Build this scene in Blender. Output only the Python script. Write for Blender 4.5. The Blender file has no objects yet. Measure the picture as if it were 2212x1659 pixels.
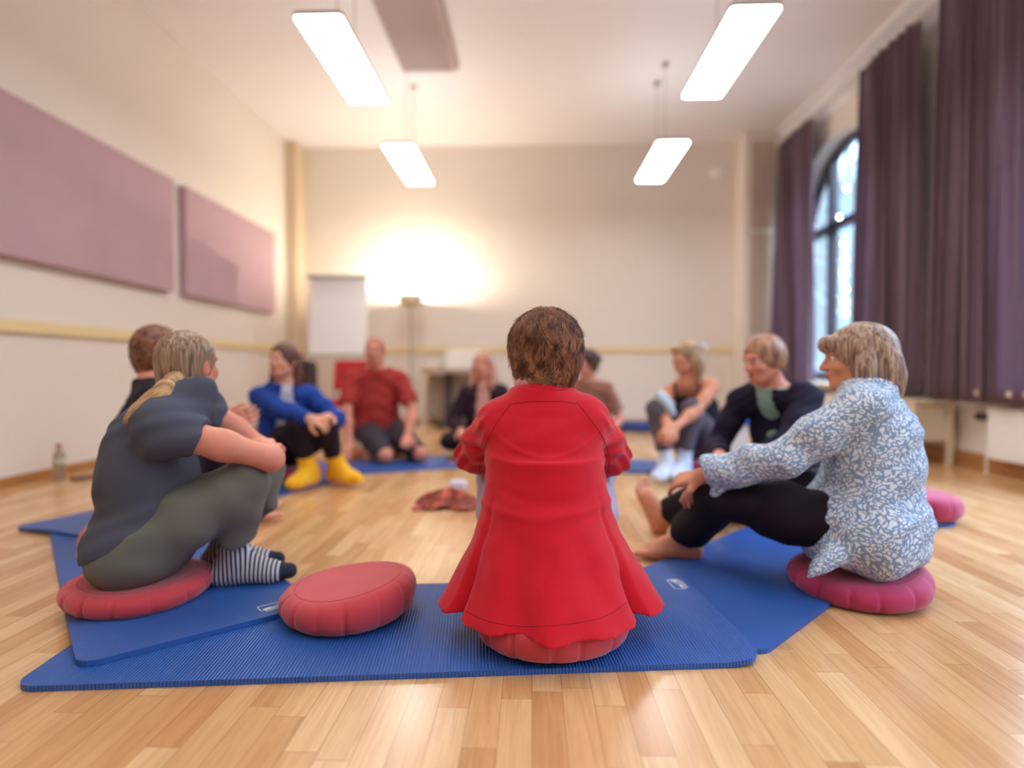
import bpy, bmesh, math, random
import numpy as np
from mathutils import Vector, Matrix

# ------------------------------------------------------------------ camera, world, exposure
SC = bpy.context.scene
COL = SC.collection
FPX, HCAM = 1285.0, 0.75
cam_d = bpy.data.cameras.new('camera')
cam = bpy.data.objects.new('camera', cam_d); COL.objects.link(cam)
cam.location = (0, 0, HCAM)
YAW = math.atan(44 / FPX); PITCH = -math.atan(29.5 / FPX)
cam.rotation_euler = (math.radians(90) + PITCH, 0, YAW)
cam_d.sensor_fit = 'HORIZONTAL'; cam_d.sensor_width = 36.0
cam_d.lens = 36.0 * FPX / 2212.0
cam_d.dof.use_dof = True
cam_d.dof.focus_distance = 1.54
cam_d.dof.aperture_fstop = 0.76
cam_d.clip_start = 0.05
SC.camera = cam
SC.view_settings.view_transform = 'Standard'
SC.view_settings.look = 'None'
SC.view_settings.gamma = 1.0
SC.view_settings.use_curve_mapping = False
SC.view_settings.exposure = -0.1
LAMP = 19.0
UPG = 5.5        # unseen glow added on the luminaire tops to brighten the ceiling      # panel luminaires
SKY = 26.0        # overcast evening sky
UPL = 150.0       # uplighter bowl

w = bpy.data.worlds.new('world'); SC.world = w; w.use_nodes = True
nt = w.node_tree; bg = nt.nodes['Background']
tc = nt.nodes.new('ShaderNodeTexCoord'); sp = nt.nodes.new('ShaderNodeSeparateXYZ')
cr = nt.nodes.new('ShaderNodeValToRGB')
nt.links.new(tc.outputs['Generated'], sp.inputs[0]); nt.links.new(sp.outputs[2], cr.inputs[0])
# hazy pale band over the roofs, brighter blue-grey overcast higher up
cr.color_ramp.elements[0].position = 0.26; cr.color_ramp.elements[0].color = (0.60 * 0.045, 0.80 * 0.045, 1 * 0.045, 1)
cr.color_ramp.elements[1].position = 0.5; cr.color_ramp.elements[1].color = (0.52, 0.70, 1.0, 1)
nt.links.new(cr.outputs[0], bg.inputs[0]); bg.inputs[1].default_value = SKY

WIN_Y = (6.85, 3.25, -0.35)     # window centres along the right wall

CR = np.array(Matrix.Rotation(YAW, 3, 'Z') @ Matrix.Rotation(math.radians(90) + PITCH, 3, 'X'))
def W(px, py, d):
    """point at depth d (room y) seen at picture position px, py"""
    r = CR @ np.array([(px - 1106) / FPX, (829.5 - py) / FPX, -1.0])
    return np.array([0, 0, HCAM]) + r * (d / r[1])
def PX(p):
    v = CR.T @ (np.array(p) - np.array([0, 0, HCAM]))
    return 1106 + FPX * v[0] / -v[2], 829.5 - FPX * v[1] / -v[2]
def V(*a): return np.array(a, float)
def nrm(v):
    v = np.array(v, float); return v / (np.linalg.norm(v) + 1e-12)
R = math.radians

# ------------------------------------------------------------------ materials
def srgb(r, g, b):
    f = lambda c: (c / 255 / 12.92) if c / 255 <= 0.04045 else ((c / 255 + 0.055) / 1.055) ** 2.4
    return (f(r), f(g), f(b), 1.0)
def mat(name, col, rough=0.6, metal=0.0, spec=0.5, var=0.0, vscale=8.0, bump=0.0, bscale=200.0, vcol=None,
        sss=0.0, sheen=0.0, stretch=(1, 1, 1), bdist=0.002):
    m = bpy.data.materials.new(name); m.use_nodes = True
    n = m.node_tree.nodes; l = m.node_tree.links; b = n['Principled BSDF']
    b.inputs['Base Color'].default_value = col; b.inputs['Roughness'].default_value = rough
    b.inputs['Metallic'].default_value = metal; b.inputs['Specular IOR Level'].default_value = spec
    if sss: b.inputs['Subsurface Weight'].default_value = sss; b.inputs['Subsurface Radius'].default_value = (0.012, 0.005, 0.003); b.inputs['Subsurface Scale'].default_value = 1.0
    if sheen: b.inputs['Sheen Weight'].default_value = sheen; b.inputs['Sheen Roughness'].default_value = 0.5
    t = n.new('ShaderNodeTexCoord'); mp = n.new('ShaderNodeMapping'); mp.inputs['Scale'].default_value = stretch
    l.new(t.outputs['Object'], mp.inputs[0])
    if var:
        nz = n.new('ShaderNodeTexNoise'); nz.inputs['Scale'].default_value = vscale; nz.inputs['Detail'].default_value = 4
        l.new(mp.outputs[0], nz.inputs[0])
        r = n.new('ShaderNodeValToRGB'); l.new(nz.outputs[0], r.inputs[0])
        r.color_ramp.elements[0].position = 0.3; r.color_ramp.elements[1].position = 0.7
        c2 = vcol or tuple(min(1, c * (1 + var)) for c in col[:3]) + (1,)
        r.color_ramp.elements[0].color = tuple(c * (1 - var) for c in col[:3]) + (1,) if not vcol else col
        r.color_ramp.elements[1].color = c2
        l.new(r.outputs[0], b.inputs['Base Color'])
    if bump:
        nb = n.new('ShaderNodeTexNoise'); nb.inputs['Scale'].default_value = bscale; nb.inputs['Detail'].default_value = 3
        l.new(mp.outputs[0], nb.inputs[0])
        bp = n.new('ShaderNodeBump'); bp.inputs['Strength'].default_value = bump; bp.inputs['Distance'].default_value = bdist
        l.new(nb.outputs[0], bp.inputs['Height']); l.new(bp.outputs[0], b.inputs['Normal'])
    return m
def emis(name, col, s):
    m = bpy.data.materials.new(name); m.use_nodes = True
    n = m.node_tree.nodes; n.clear()
    e = n.new('ShaderNodeEmission'); e.inputs[0].default_value = col; e.inputs[1].default_value = s
    o = n.new('ShaderNodeOutputMaterial'); m.node_tree.links.new(e.outputs[0], o.inputs[0]); return m

def mnode(n, l, op, a, b=None):
    k = n.new('ShaderNodeMath'); k.operation = op
    for i, v in enumerate((a, b)):
        if v is None: continue
        if isinstance(v, (int, float)): k.inputs[i].default_value = v
        else: l.new(v, k.inputs[i])
    return k.outputs[0]

def floor_mat():
    m = bpy.data.materials.new('oak_parquet'); m.use_nodes = True
    n = m.node_tree.nodes; l = m.node_tree.links; b = n['Principled BSDF']
    t = n.new('ShaderNodeTexCoord'); s = n.new('ShaderNodeSeparateXYZ'); l.new(t.outputs['Object'], s.inputs[0])
    PW, PL = 0.07, 0.47
    M = lambda op, a, b2=None: mnode(n, l, op, a, b2)
    u = M('DIVIDE', s.outputs[0], PW); row = M('FLOOR', u); fu = M('FRACT', u)
    wn = n.new('ShaderNodeTexWhiteNoise'); wn.noise_dimensions = '1D'; l.new(row, wn.inputs['W'])
    v = M('ADD', M('DIVIDE', s.outputs[1], PL), M('MULTIPLY', wn.outputs['Value'], 7.0))
    pid = M('FLOOR', v); fv = M('FRACT', v)
    cb = n.new('ShaderNodeCombineXYZ'); l.new(row, cb.inputs[0]); l.new(pid, cb.inputs[1])
    w2 = n.new('ShaderNodeTexWhiteNoise'); w2.noise_dimensions = '2D'; l.new(cb.outputs[0], w2.inputs['Vector'])
    # grain
    gv = n.new('ShaderNodeCombineXYZ')
    l.new(M('MULTIPLY', s.outputs[0], 34.0), gv.inputs[0])
    l.new(M('ADD', M('MULTIPLY', s.outputs[1], 2.6), M('MULTIPLY', w2.outputs['Value'], 31.0)), gv.inputs[1])
    l.new(M('MULTIPLY', w2.outputs['Value'], 50.0), gv.inputs[2])
    g = n.new('ShaderNodeTexNoise'); g.inputs['Scale'].default_value = 1.0; g.inputs['Detail'].default_value = 6
    g.inputs['Roughness'].default_value = 0.62; g.inputs['Distortion'].default_value = 1.1; l.new(gv.outputs[0], g.inputs[0])
    g2v = n.new('ShaderNodeVectorMath'); g2v.operation = 'MULTIPLY'; g2v.inputs[1].default_value = (9, 2.2, 1); l.new(gv.outputs[0], g2v.inputs[0])
    g2 = n.new('ShaderNodeTexNoise'); g2.inputs['Scale'].default_value = 1.0; g2.inputs['Detail'].default_value = 3; l.new(g2v.outputs[0], g2.inputs[0])
    base = n.new('ShaderNodeValToRGB'); l.new(w2.outputs['Value'], base.inputs[0])
    e = base.color_ramp.elements
    e[0].position = 0; e[0].color = srgb(193, 143, 96); e[1].position = 1; e[1].color = srgb(222, 184, 138)
    for p, c in ((0.25, (203, 156, 107)), (0.5, (210, 166, 117)), (0.8, (216, 175, 127))):
        k = e.new(p); k.color = srgb(*c)
    gr = n.new('ShaderNodeValToRGB'); l.new(g.outputs[0], gr.inputs[0])
    gr.color_ramp.elements[0].position = 0.32; gr.color_ramp.elements[0].color = (0.80, 0.73, 0.64, 1)
    gr.color_ramp.elements[1].position = 0.62; gr.color_ramp.elements[1].color = (1.04, 1.03, 1.02, 1)
    mx = n.new('ShaderNodeMix'); mx.data_type = 'RGBA'; mx.blend_type = 'MULTIPLY'; mx.inputs[0].default_value = 0.75
    l.new(base.outputs[0], mx.inputs[6]); l.new(gr.outputs[0], mx.inputs[7])
    gp = n.new('ShaderNodeValToRGB'); l.new(g2.outputs[0], gp.inputs[0])
    gp.color_ramp.elements[0].position = 0.3; gp.color_ramp.elements[0].color = (0.82, 0.76, 0.70, 1)
    gp.color_ramp.elements[1].position = 0.5; gp.color_ramp.elements[1].color = (1, 1, 1, 1)
    mx2 = n.new('ShaderNodeMix'); mx2.data_type = 'RGBA'; mx2.blend_type = 'MULTIPLY'; mx2.inputs[0].default_value = 0.55
    l.new(mx.outputs[2], mx2.inputs[6]); l.new(gp.outputs[0], mx2.inputs[7])
    # joints
    eu = M('MULTIPLY', M('MINIMUM', fu, M('SUBTRACT', 1.0, fu)), PW)
    ev = M('MULTIPLY', M('MINIMUM', fv, M('SUBTRACT', 1.0, fv)), PL)
    gap = M('LESS_THAN', M('MINIMUM', eu, ev), 0.0008)
    mx3 = n.new('ShaderNodeMix'); mx3.data_type = 'RGBA'; l.new(M('MULTIPLY', gap, 0.55), mx3.inputs[0])
    l.new(mx2.outputs[2], mx3.inputs[6]); mx3.inputs[7].default_value = srgb(110, 70, 40)
    l.new(mx3.outputs[2], b.inputs['Base Color'])
    l.new(M('ADD', M('MULTIPLY', g.outputs[0], 0.12), 0.16), b.inputs['Roughness'])
    b.inputs['Specular IOR Level'].default_value = 0.5
    bp = n.new('ShaderNodeBump'); bp.inputs['Strength'].default_value = 0.35; bp.inputs['Distance'].default_value = 0.0006
    l.new(M('SUBTRACT', M('MULTIPLY', g.outputs[0], 0.5), M('MULTIPLY', gap, 1.0)), bp.inputs['Height']); l.new(bp.outputs[0], b.inputs['Normal'])
    return m

def mat_mat():
    m = bpy.data.materials.new('blue_foam'); m.use_nodes = True
    n = m.node_tree.nodes; l = m.node_tree.links; b = n['Principled BSDF']
    b.inputs['Base Color'].default_value = srgb(38, 88, 164)
    b.inputs['Roughness'].default_value = 0.40; b.inputs['Specular IOR Level'].default_value = 0.55
    t = n.new('ShaderNodeTexCoord'); s = n.new('ShaderNodeSeparateXYZ'); l.new(t.outputs['Object'], s.inputs[0])
    M = lambda op, a, b2=None: mnode(n, l, op, a, b2)
    rib = M('SINE', M('MULTIPLY', s.outputs[0], 2 * math.pi / 0.0085))
    nz = n.new('ShaderNodeTexNoise'); nz.inputs['Scale'].default_value = 700; l.new(t.outputs['Object'], nz.inputs[0])
    h = M('ADD', rib, M('MULTIPLY', nz.outputs[0], 0.7))
    bp = n.new('ShaderNodeBump'); bp.inputs['Strength'].default_value = 0.8; bp.inputs['Distance'].default_value = 0.0011
    l.new(h, bp.inputs['Height']); l.new(bp.outputs[0], b.inputs['Normal'])
    return m

def hair_mat(name, c1, c2, stretch=(60, 60, 5), scale=1.0, rough=0.45, bump=0.45):
    m = bpy.data.materials.new(name); m.use_nodes = True
    n = m.node_tree.nodes; l = m.node_tree.links; b = n['Principled BSDF']
    t = n.new('ShaderNodeTexCoord'); mp = n.new('ShaderNodeMapping'); mp.inputs['Scale'].default_value = stretch
    l.new(t.outputs['Object'], mp.inputs[0])
    nz = n.new('ShaderNodeTexNoise'); nz.inputs['Scale'].default_value = scale; nz.inputs['Detail'].default_value = 5
    nz.inputs['Distortion'].default_value = 0.6; l.new(mp.outputs[0], nz.inputs[0])
    r = n.new('ShaderNodeValToRGB'); l.new(nz.outputs[0], r.inputs[0])
    r.color_ramp.elements[0].position = 0.36; r.color_ramp.elements[0].color = c1
    r.color_ramp.elements[1].position = 0.64; r.color_ramp.elements[1].color = c2
    l.new(r.outputs[0], b.inputs['Base Color'])
    b.inputs['Roughness'].default_value = rough; b.inputs['Specular IOR Level'].default_value = 0.4
    bp = n.new('ShaderNodeBump'); bp.inputs['Strength'].default_value = bump; bp.inputs['Distance'].default_value = 0.003
    l.new(nz.outputs[0], bp.inputs['Height']); l.new(bp.outputs[0], b.inputs['Normal'])
    return m

def leaf_cloth(name, base, leaf, scale):
    """blouse print: pale leaves over slate blue"""
    m = bpy.data.materials.new(name); m.use_nodes = True
    n = m.node_tree.nodes; l = m.node_tree.links; b = n['Principled BSDF']
    t = n.new('ShaderNodeTexCoord')
    nz = n.new('ShaderNodeTexNoise'); nz.inputs['Scale'].default_value = 9; l.new(t.outputs['Object'], nz.inputs[0])
    ad = n.new('ShaderNodeVectorMath'); ad.operation = 'MULTIPLY_ADD'; l.new(nz.outputs['Color'], ad.inputs[0])
    ad.inputs[1].default_value = (0.09, 0.09, 0.09); l.new(t.outputs['Object'], ad.inputs[2])
    fac = None
    for k, (rot, sc) in enumerate((((0.3, 0.5, 0.7), (1, 3.4, 2.0)), ((1.2, -0.6, 2.0), (2.8, 1, 2.2)))):
        mp = n.new('ShaderNodeMapping'); mp.inputs['Rotation'].default_value = rot
        mp.inputs['Scale'].default_value = tuple(scale * c for c in sc); l.new(ad.outputs[0], mp.inputs[0])
        vo = n.new('ShaderNodeTexVoronoi'); vo.feature = 'DISTANCE_TO_EDGE'; l.new(mp.outputs[0], vo.inputs['Vector']); vo.inputs['Scale'].default_value = 1
        g = mnode(n, l, 'GREATER_THAN', vo.outputs['Distance'], 0.17 if k == 0 else 0.24)
        fac = g if fac is None else mnode(n, l, 'MAXIMUM', fac, g)
    mx = n.new('ShaderNodeMix'); mx.data_type = 'RGBA'; l.new(fac, mx.inputs[0])
    mx.inputs[6].default_value = base; mx.inputs[7].default_value = leaf
    l.new(mx.outputs[2], b.inputs['Base Color']); b.inputs['Roughness'].default_value = 0.8
    nb = n.new('ShaderNodeTexNoise'); nb.inputs['Scale'].default_value = 18; nb.inputs['Detail'].default_value = 3; l.new(t.outputs['Object'], nb.inputs[0])
    bp = n.new('ShaderNodeBump'); bp.inputs['Strength'].default_value = 0.5; bp.inputs['Distance'].default_value = 0.01
    l.new(nb.outputs[0], bp.inputs['Height']); l.new(bp.outputs[0], b.inputs['Normal'])
    return m

def stripe_sock(name, origin, axis, pitch, c1, c2):
    m = bpy.data.materials.new(name); m.use_nodes = True
    n = m.node_tree.nodes; l = m.node_tree.links; b = n['Principled BSDF']
    t = n.new('ShaderNodeTexCoord')
    d = n.new('ShaderNodeVectorMath'); d.operation = 'DOT_PRODUCT'; l.new(t.outputs['Object'], d.inputs[0]); d.inputs[1].default_value = tuple(axis)
    off = float(np.dot(origin, axis))
    u = mnode(n, l, 'SUBTRACT', d.outputs['Value'], off)
    s = mnode(n, l, 'GREATER_THAN', mnode(n, l, 'FRACT', mnode(n, l, 'DIVIDE', u, pitch)), 0.5)
    toe = mnode(n, l, 'LESS_THAN', u, 0.0)
    f = mnode(n, l, 'MULTIPLY', s, toe)
    mx = n.new('ShaderNodeMix'); mx.data_type = 'RGBA'; l.new(f, mx.inputs[0]); mx.inputs[6].default_value = c1; mx.inputs[7].default_value = c2
    l.new(mx.outputs[2], b.inputs['Base Color']); b.inputs['Roughness'].default_value = 0.9
    return m

MT = {}
MT['wall'] = mat('cream_wall_paint', srgb(230, 222, 213), 0.85, var=0.015, vscale=1.2, bump=0.15, bscale=90)
MT['tan'] = mat('plain_tan', srgb(216, 196, 168), 0.6)
MT['rail'] = mat('pale_yellow_rail_paint', srgb(232, 210, 160), 0.45)
MT['ceil'] = mat('white_ceiling_paint', srgb(234, 231, 234), 0.9, var=0.01, vscale=1.0)
MT['woodbase'] = mat('oak_baseboard', srgb(176, 122, 70), 0.4, var=0.15, vscale=4, stretch=(1, 1, 12))
MT['floor'] = floor_mat()
MT['mat'] = mat_mat()
MT['zafu'] = mat('red_cotton', srgb(190, 54, 64), 0.8, sheen=0.3, var=0.05, vscale=14, bump=0.25, bscale=900, bdist=0.0006)
MT['zafu2'] = mat('magenta_cotton', srgb(172, 38, 84), 0.8, sheen=0.3, var=0.05, vscale=14, bump=0.25, bscale=900, bdist=0.0006)
MT['seam'] = mat('dark_red_thread', srgb(150, 34, 46), 0.9)
MT['panelL'] = mat('mauve_felt', srgb(186, 156, 164), 0.95, bump=0.3, bscale=300, var=0.03, vscale=3)
MT['panelC'] = mat('greige_felt', srgb(186, 172, 168), 0.95, bump=0.3, bscale=300)
MT['panelB'] = mat('brown_felt', srgb(196, 178, 164), 0.95, bump=0.3, bscale=300)
MT['lampmetal'] = mat('satin_aluminium', srgb(170, 168, 168), 0.35, metal=0.8)
MT['diff'] = emis('lamp_diffuser_glow', (1, 0.98, 0.965, 1), LAMP)
MT['upg'] = emis('added_ceiling_glow', (1, 0.98, 1.0, 1), UPG)
MT['wire'] = mat('steel_wire', srgb(160, 155, 152), 0.4, metal=0.7)
MT['frame'] = mat('dark_brown_window_paint', srgb(60, 42, 46), 0.35, var=0.05)
MT['white'] = mat('white_enamel', srgb(242, 240, 237), 0.35)
MT['offw'] = mat('offwhite_laminate', srgb(222, 208, 184), 0.45)
MT['grey'] = mat('grey_plastic', srgb(150, 148, 146), 0.5)
MT['dgrey'] = mat('dark_grey_plastic', srgb(62, 58, 58), 0.5)
MT['paper'] = mat('flipchart_paper', srgb(246, 246, 245), 0.7)
MT['blueplastic'] = mat('blue_plastic', srgb(22, 84, 178), 0.35)
MT['clear'] = mat('milky_plastic', srgb(214, 214, 214), 0.3)

def curtain_mat():
    m = bpy.data.materials.new('mauve_curtain_cloth'); m.use_nodes = True
    n = m.node_tree.nodes; l = m.node_tree.links; b = n['Principled BSDF']
    b.inputs['Base Color'].default_value = srgb(126, 100, 110); b.inputs['Roughness'].default_value = 0.75
    b.inputs['Sheen Weight'].default_value = 0.25
    tr = n.new('ShaderNodeBsdfTranslucent'); tr.inputs[0].default_value = srgb(170, 166, 200)
    mx = n.new('ShaderNodeMixShader'); mx.inputs[0].default_value = 0.26
    l.new(b.outputs[0], mx.inputs[1]); l.new(tr.outputs[0], mx.inputs[2]); l.new(mx.outputs[0], n['Material Output'].inputs[0])
    return m
MT['curtain'] = curtain_mat()
def glass_mat():
    m = bpy.data.materials.new('window_glass'); m.use_nodes = True
    n = m.node_tree.nodes; l = m.node_tree.links; n.remove(n['Principled BSDF'])
    t = n.new('ShaderNodeBsdfTransparent'); t.inputs[0].default_value = (0.93, 0.97, 0.98, 1)
    g = n.new('ShaderNodeBsdfGlossy'); g.inputs[1].default_value = 0.02
    f = n.new('ShaderNodeLayerWeight'); f.inputs[0].default_value = 0.5
    k = mnode(n, l, 'ADD', mnode(n, l, 'MULTIPLY', mnode(n, l, 'POWER', f.outputs['Facing'], 5.0), 0.5), 0.04)
    mx = n.new('ShaderNodeMixShader'); l.new(k, mx.inputs[0]); l.new(t.outputs[0], mx.inputs[1]); l.new(g.outputs[0], mx.inputs[2])
    l.new(mx.outputs[0], n['Material Output'].inputs[0]); return m
MT['glass'] = glass_mat()

# ------------------------------------------------------------------ object helpers
PENDING = []
def link(name, me, m, parent=None):
    o = bpy.data.objects.new(name, me); COL.objects.link(o)
    if isinstance(m, str): PENDING.append((me, m))      # resolved at the end, once every material exists
    elif m is not None: me.materials.append(m)
    if parent is not None: o.parent = parent
    return o
def tag(o, label=None, cat=None, group=None, kind=None):
    if label: o['label'] = label
    if cat: o['category'] = cat
    if group: o['group'] = group
    if kind: o['kind'] = kind
    return o
def thing(name, label, cat, loc=(0, 0, 0), rz=0, group=None):
    o = bpy.data.objects.new(name, None); COL.objects.link(o); o.empty_display_size = 0.05
    o.location = loc; o.rotation_euler = (0, 0, rz)
    return tag(o, label, cat, group)
class MB:
    def __init__(s): s.bm = bmesh.new()
    def box(s, c, d, rz=0, rot=None, bev=0.0):
        r = bmesh.ops.create_cube(s.bm, size=1.0)
        M = Matrix.Translation(c) @ (rot.to_4x4() if rot is not None else Matrix.Rotation(rz, 4, 'Z')) @ Matrix.Diagonal((*d, 1))
        bmesh.ops.transform(s.bm, matrix=M, verts=r['verts'])
        if bev:
            es = list({e for v in r['verts'] for e in v.link_edges})
            bmesh.ops.bevel(s.bm, geom=es, offset=bev, segments=3, profile=0.6, affect='EDGES')
        return s
    def tube(s, pts, r, seg=10, cap=True):
        pts = [Vector(p) for p in pts]; rr = r if isinstance(r, (list, tuple)) else [r] * len(pts)
        rings = []
        for i, p in enumerate(pts):
            t = (pts[min(i + 1, len(pts) - 1)] - pts[max(i - 1, 0)]).normalized()
            a = t.orthogonal().normalized() if i == 0 else (prev - t * prev.dot(t)).normalized()
            prev = a; b = t.cross(a)
            rings.append([s.bm.verts.new(p + (a * math.cos(k * 2 * math.pi / seg) + b * math.sin(k * 2 * math.pi / seg)) * rr[i]) for k in range(seg)])
        for A, B in zip(rings, rings[1:]):
            for k in range(seg): s.bm.faces.new((A[k], A[(k + 1) % seg], B[(k + 1) % seg], B[k]))
        if cap: s.bm.faces.new(rings[0][::-1]); s.bm.faces.new(rings[-1])
        return s
    def lathe(s, prof, c=(0, 0, 0), seg=32):
        rings = []
        for r, z in prof:
            rings.append([s.bm.verts.new((c[0] + r * math.cos(k * 2 * math.pi / seg), c[1] + r * math.sin(k * 2 * math.pi / seg), c[2] + z)) for k in range(seg)])
        for A, B in zip(rings, rings[1:]):
            for k in range(seg): s.bm.faces.new((A[k], A[(k + 1) % seg], B[(k + 1) % seg], B[k]))
        s.bm.faces.new(rings[0][::-1]); s.bm.faces.new(rings[-1]); return s
    def prism(s, poly, z0, z1):
        a = [s.bm.verts.new((x, y, z0)) for x, y in poly]; b = [s.bm.verts.new((x, y, z1)) for x, y in poly]
        n = len(poly); s.bm.faces.new(a[::-1]); s.bm.faces.new(b)
        for i in range(n): s.bm.faces.new((a[i], a[(i + 1) % n], b[(i + 1) % n], b[i]))
        return s
    def build(s, name, m, parent=None, smooth=False, M=None):
        bmesh.ops.recalc_face_normals(s.bm, faces=s.bm.faces)
        if M is not None: s.bm.transform(M)
        me = bpy.data.meshes.new(name); s.bm.to_mesh(me); s.bm.free()
        if smooth: me.shade_smooth()
        return link(name, me, m, parent)
def struct(o): o['kind'] = 'structure'; return o
def dup(o, parent=None):
    c = o.copy(); COL.objects.link(c); c.parent = parent
    for ch in list(o.children): dup(ch, c)
    return c
def rrect(w_, h_, r, n=5):
    out = []
    for cx, cy, a0 in ((w_ / 2 - r, h_ / 2 - r, 0), (-w_ / 2 + r, h_ / 2 - r, 90), (-w_ / 2 + r, -h_ / 2 + r, 180), (w_ / 2 - r, -h_ / 2 + r, 270)):
        for k in range(n + 1):
            a = R(a0 + 90 * k / n); out.append((cx + r * math.cos(a), cy + r * math.sin(a)))
    return out

# ------------------------------------------------------------------ room shell
XL, XR, YB, YF, ZC = -3.4, 3.4, 8.4, -2.6, 3.9
struct(MB().box((0, (YB + YF) / 2, -0.05), (XR - XL + 0.9, YB - YF + 0.6, 0.1)).build('floor', 'floor'))
struct(MB().box((0, (YB + YF) / 2, ZC + 0.1), (XR - XL + 0.9, YB - YF + 0.6, 0.2)).build('ceiling', 'ceil'))
struct(MB().box((XL - 0.1, (YB + YF) / 2, ZC / 2), (0.2, YB - YF + 0.4, ZC)).build('wall_left', 'wall'))
struct(MB().box((0.0, YB + 0.1, ZC / 2), (XR - XL, 0.2, ZC)).build('wall_back', 'wall'))
struct(MB().box((0.0, YF - 0.1, ZC / 2), (XR - XL, 0.2, ZC)).build('wall_front', 'wall'))

WR, WS, WZ, WTH = 1.1, 0.62, 2.3, 0.3      # window half width / sill / springing / wall thickness
def arc_z(dy): return WZ + math.sqrt(max(0, WR * WR - dy * dy))
def wall_right():
    bm = bmesh.new()
    def quad(*p): bm.faces.new([bm.verts.new(q) for q in p])
    ys = [YF - 0.2]
    for c in sorted(WIN_Y): ys += [c - WR, c + WR]
    ys += [YB + 0.2]
    X0, X1 = XR, XR + WTH
    for i in range(0, len(ys), 2):
        for X in (X0, X1): quad((X, ys[i], 0), (X, ys[i + 1], 0), (X, ys[i + 1], ZC), (X, ys[i], ZC))
    N = 28
    for c in WIN_Y:
        for X in (X0, X1): quad((X, c - WR, 0), (X, c + WR, 0), (X, c + WR, WS), (X, c - WR, WS))
        quad((X0, c - WR, WS), (X1, c - WR, WS), (X1, c + WR, WS), (X0, c + WR, WS))
        for sgn in (-1, 1): quad((X0, c + sgn * WR, WS), (X1, c + sgn * WR, WS), (X1, c + sgn * WR, WZ), (X0, c + sgn * WR, WZ))
        for k in range(N):
            a0 = math.pi * k / N; a1 = math.pi * (k + 1) / N
            y0, y1 = c - WR * math.cos(a0), c - WR * math.cos(a1)
            z0, z1 = WZ + WR * math.sin(a0), WZ + WR * math.sin(a1)
            for X in (X0, X1): quad((X, y0, z0), (X, y1, z1), (X, y1, ZC), (X, y0, ZC))
            quad((X0, y0, z0), (X1, y0, z0), (X1, y1, z1), (X0, y1, z1))
    bmesh.ops.remove_doubles(bm, verts=bm.verts, dist=1e-5); bmesh.ops.recalc_face_normals(bm, faces=bm.faces)
    me = bpy.data.meshes.new('wall_right'); bm.to_mesh(me); bm.free()
    return struct(link('wall_right', me, 'wall'))
wall_right()

for i, c in enumerate(WIN_Y):      # arched windows: dark frame, two mullions, transom, glass, inner sill
    X = XR + 0.2
    b = MB(); T = 0.075
    N = 28
    arc = [(X, c - (WR - T / 2) * math.cos(math.pi * k / N), WZ + (WR - T / 2) * math.sin(math.pi * k / N)) for k in range(N + 1)]
    for p, q in zip(arc, arc[1:]):
        p, q = Vector(p), Vector(q); d = q - p; ang = math.atan2(d.z, d.y)
        b.box((p + q) / 2, (0.08, d.length + 0.012, T), rot=Matrix.Rotation(ang, 3, 'X'))
    for s_ in (-1, 1): b.box((X, c + s_ * (WR - T / 2), (WS + WZ) / 2), (0.08, T, WZ - WS))
    b.box((X, c, WS + 0.06), (0.1, 2 * WR, 0.12))
    b.box((X - 0.01, c, 2.45), (0.1, 2 * WR - 0.02, 0.1))
    for s_ in (-1, 1):
        ym = s_ * WR / 2.4
        b.box((X, c + ym, (WS + arc_z(ym)) / 2), (0.09, 0.085, arc_z(ym) - WS - 0.02))
    fr = struct(b.build('window_%d' % (i + 1), 'frame'))
    g = MB()
    pts = [(c - WR + 0.02, WS + 0.05), (c + WR - 0.02, WS + 0.05)] + [(c + (WR - 0.02) * math.cos(math.pi * k / N), WZ + (WR - 0.02) * math.sin(math.pi * k / N)) for k in range(N + 1)]
    va = [g.bm.verts.new((X + 0.01, y, z)) for y, z in pts]; g.bm.faces.new(va)
    go = g.build('window_pane', 'glass', fr)
    sb = MB().box((XR - 0.03, c, WS - 0.03), (0.34, 2 * WR + 0.3, 0.045), bev=0.006).build('window_sill', 'offw', fr)

# baseboards, rails, coving
struct(MB().box((XL + 0.008, (YB + YF) / 2, 0.03), (0.016, YB - YF, 0.06), bev=0.004).build('baseboard_left', 'woodbase'))
struct(MB().box((XR - 0.011, (YB + YF) / 2, 0.06), (0.022, YB - YF, 0.12), bev=0.005).build('baseboard_right', 'woodbase'))
struct(MB().box((0, YB - 0.008, 0.03), (XR - XL, 0.016, 0.06), bev=0.004).build('baseboard_back', 'woodbase'))
struct(MB().box((XL + 0.014, (YB + YF) / 2, 1.04), (0.028, YB - YF, 0.085), bev=0.006).build('trim_1', 'rail'))
struct(MB().box((0, YB - 0.014, 1.04), (XR - XL, 0.028, 0.085), bev=0.006).build('trim_2', 'rail'))
b = MB()
ys = [YF] + [v for c in sorted(WIN_Y) for v in (c - WR - 0.02, c + WR + 0.02)] + [YB]
for k in range(0, len(ys), 2): b.box((XR - 0.014, (ys[k] + ys[k + 1]) / 2, 1.04), (0.028, ys[k + 1] - ys[k], 0.085), bev=0.006)
struct(b.build('trim_3', 'rail'))
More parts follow.
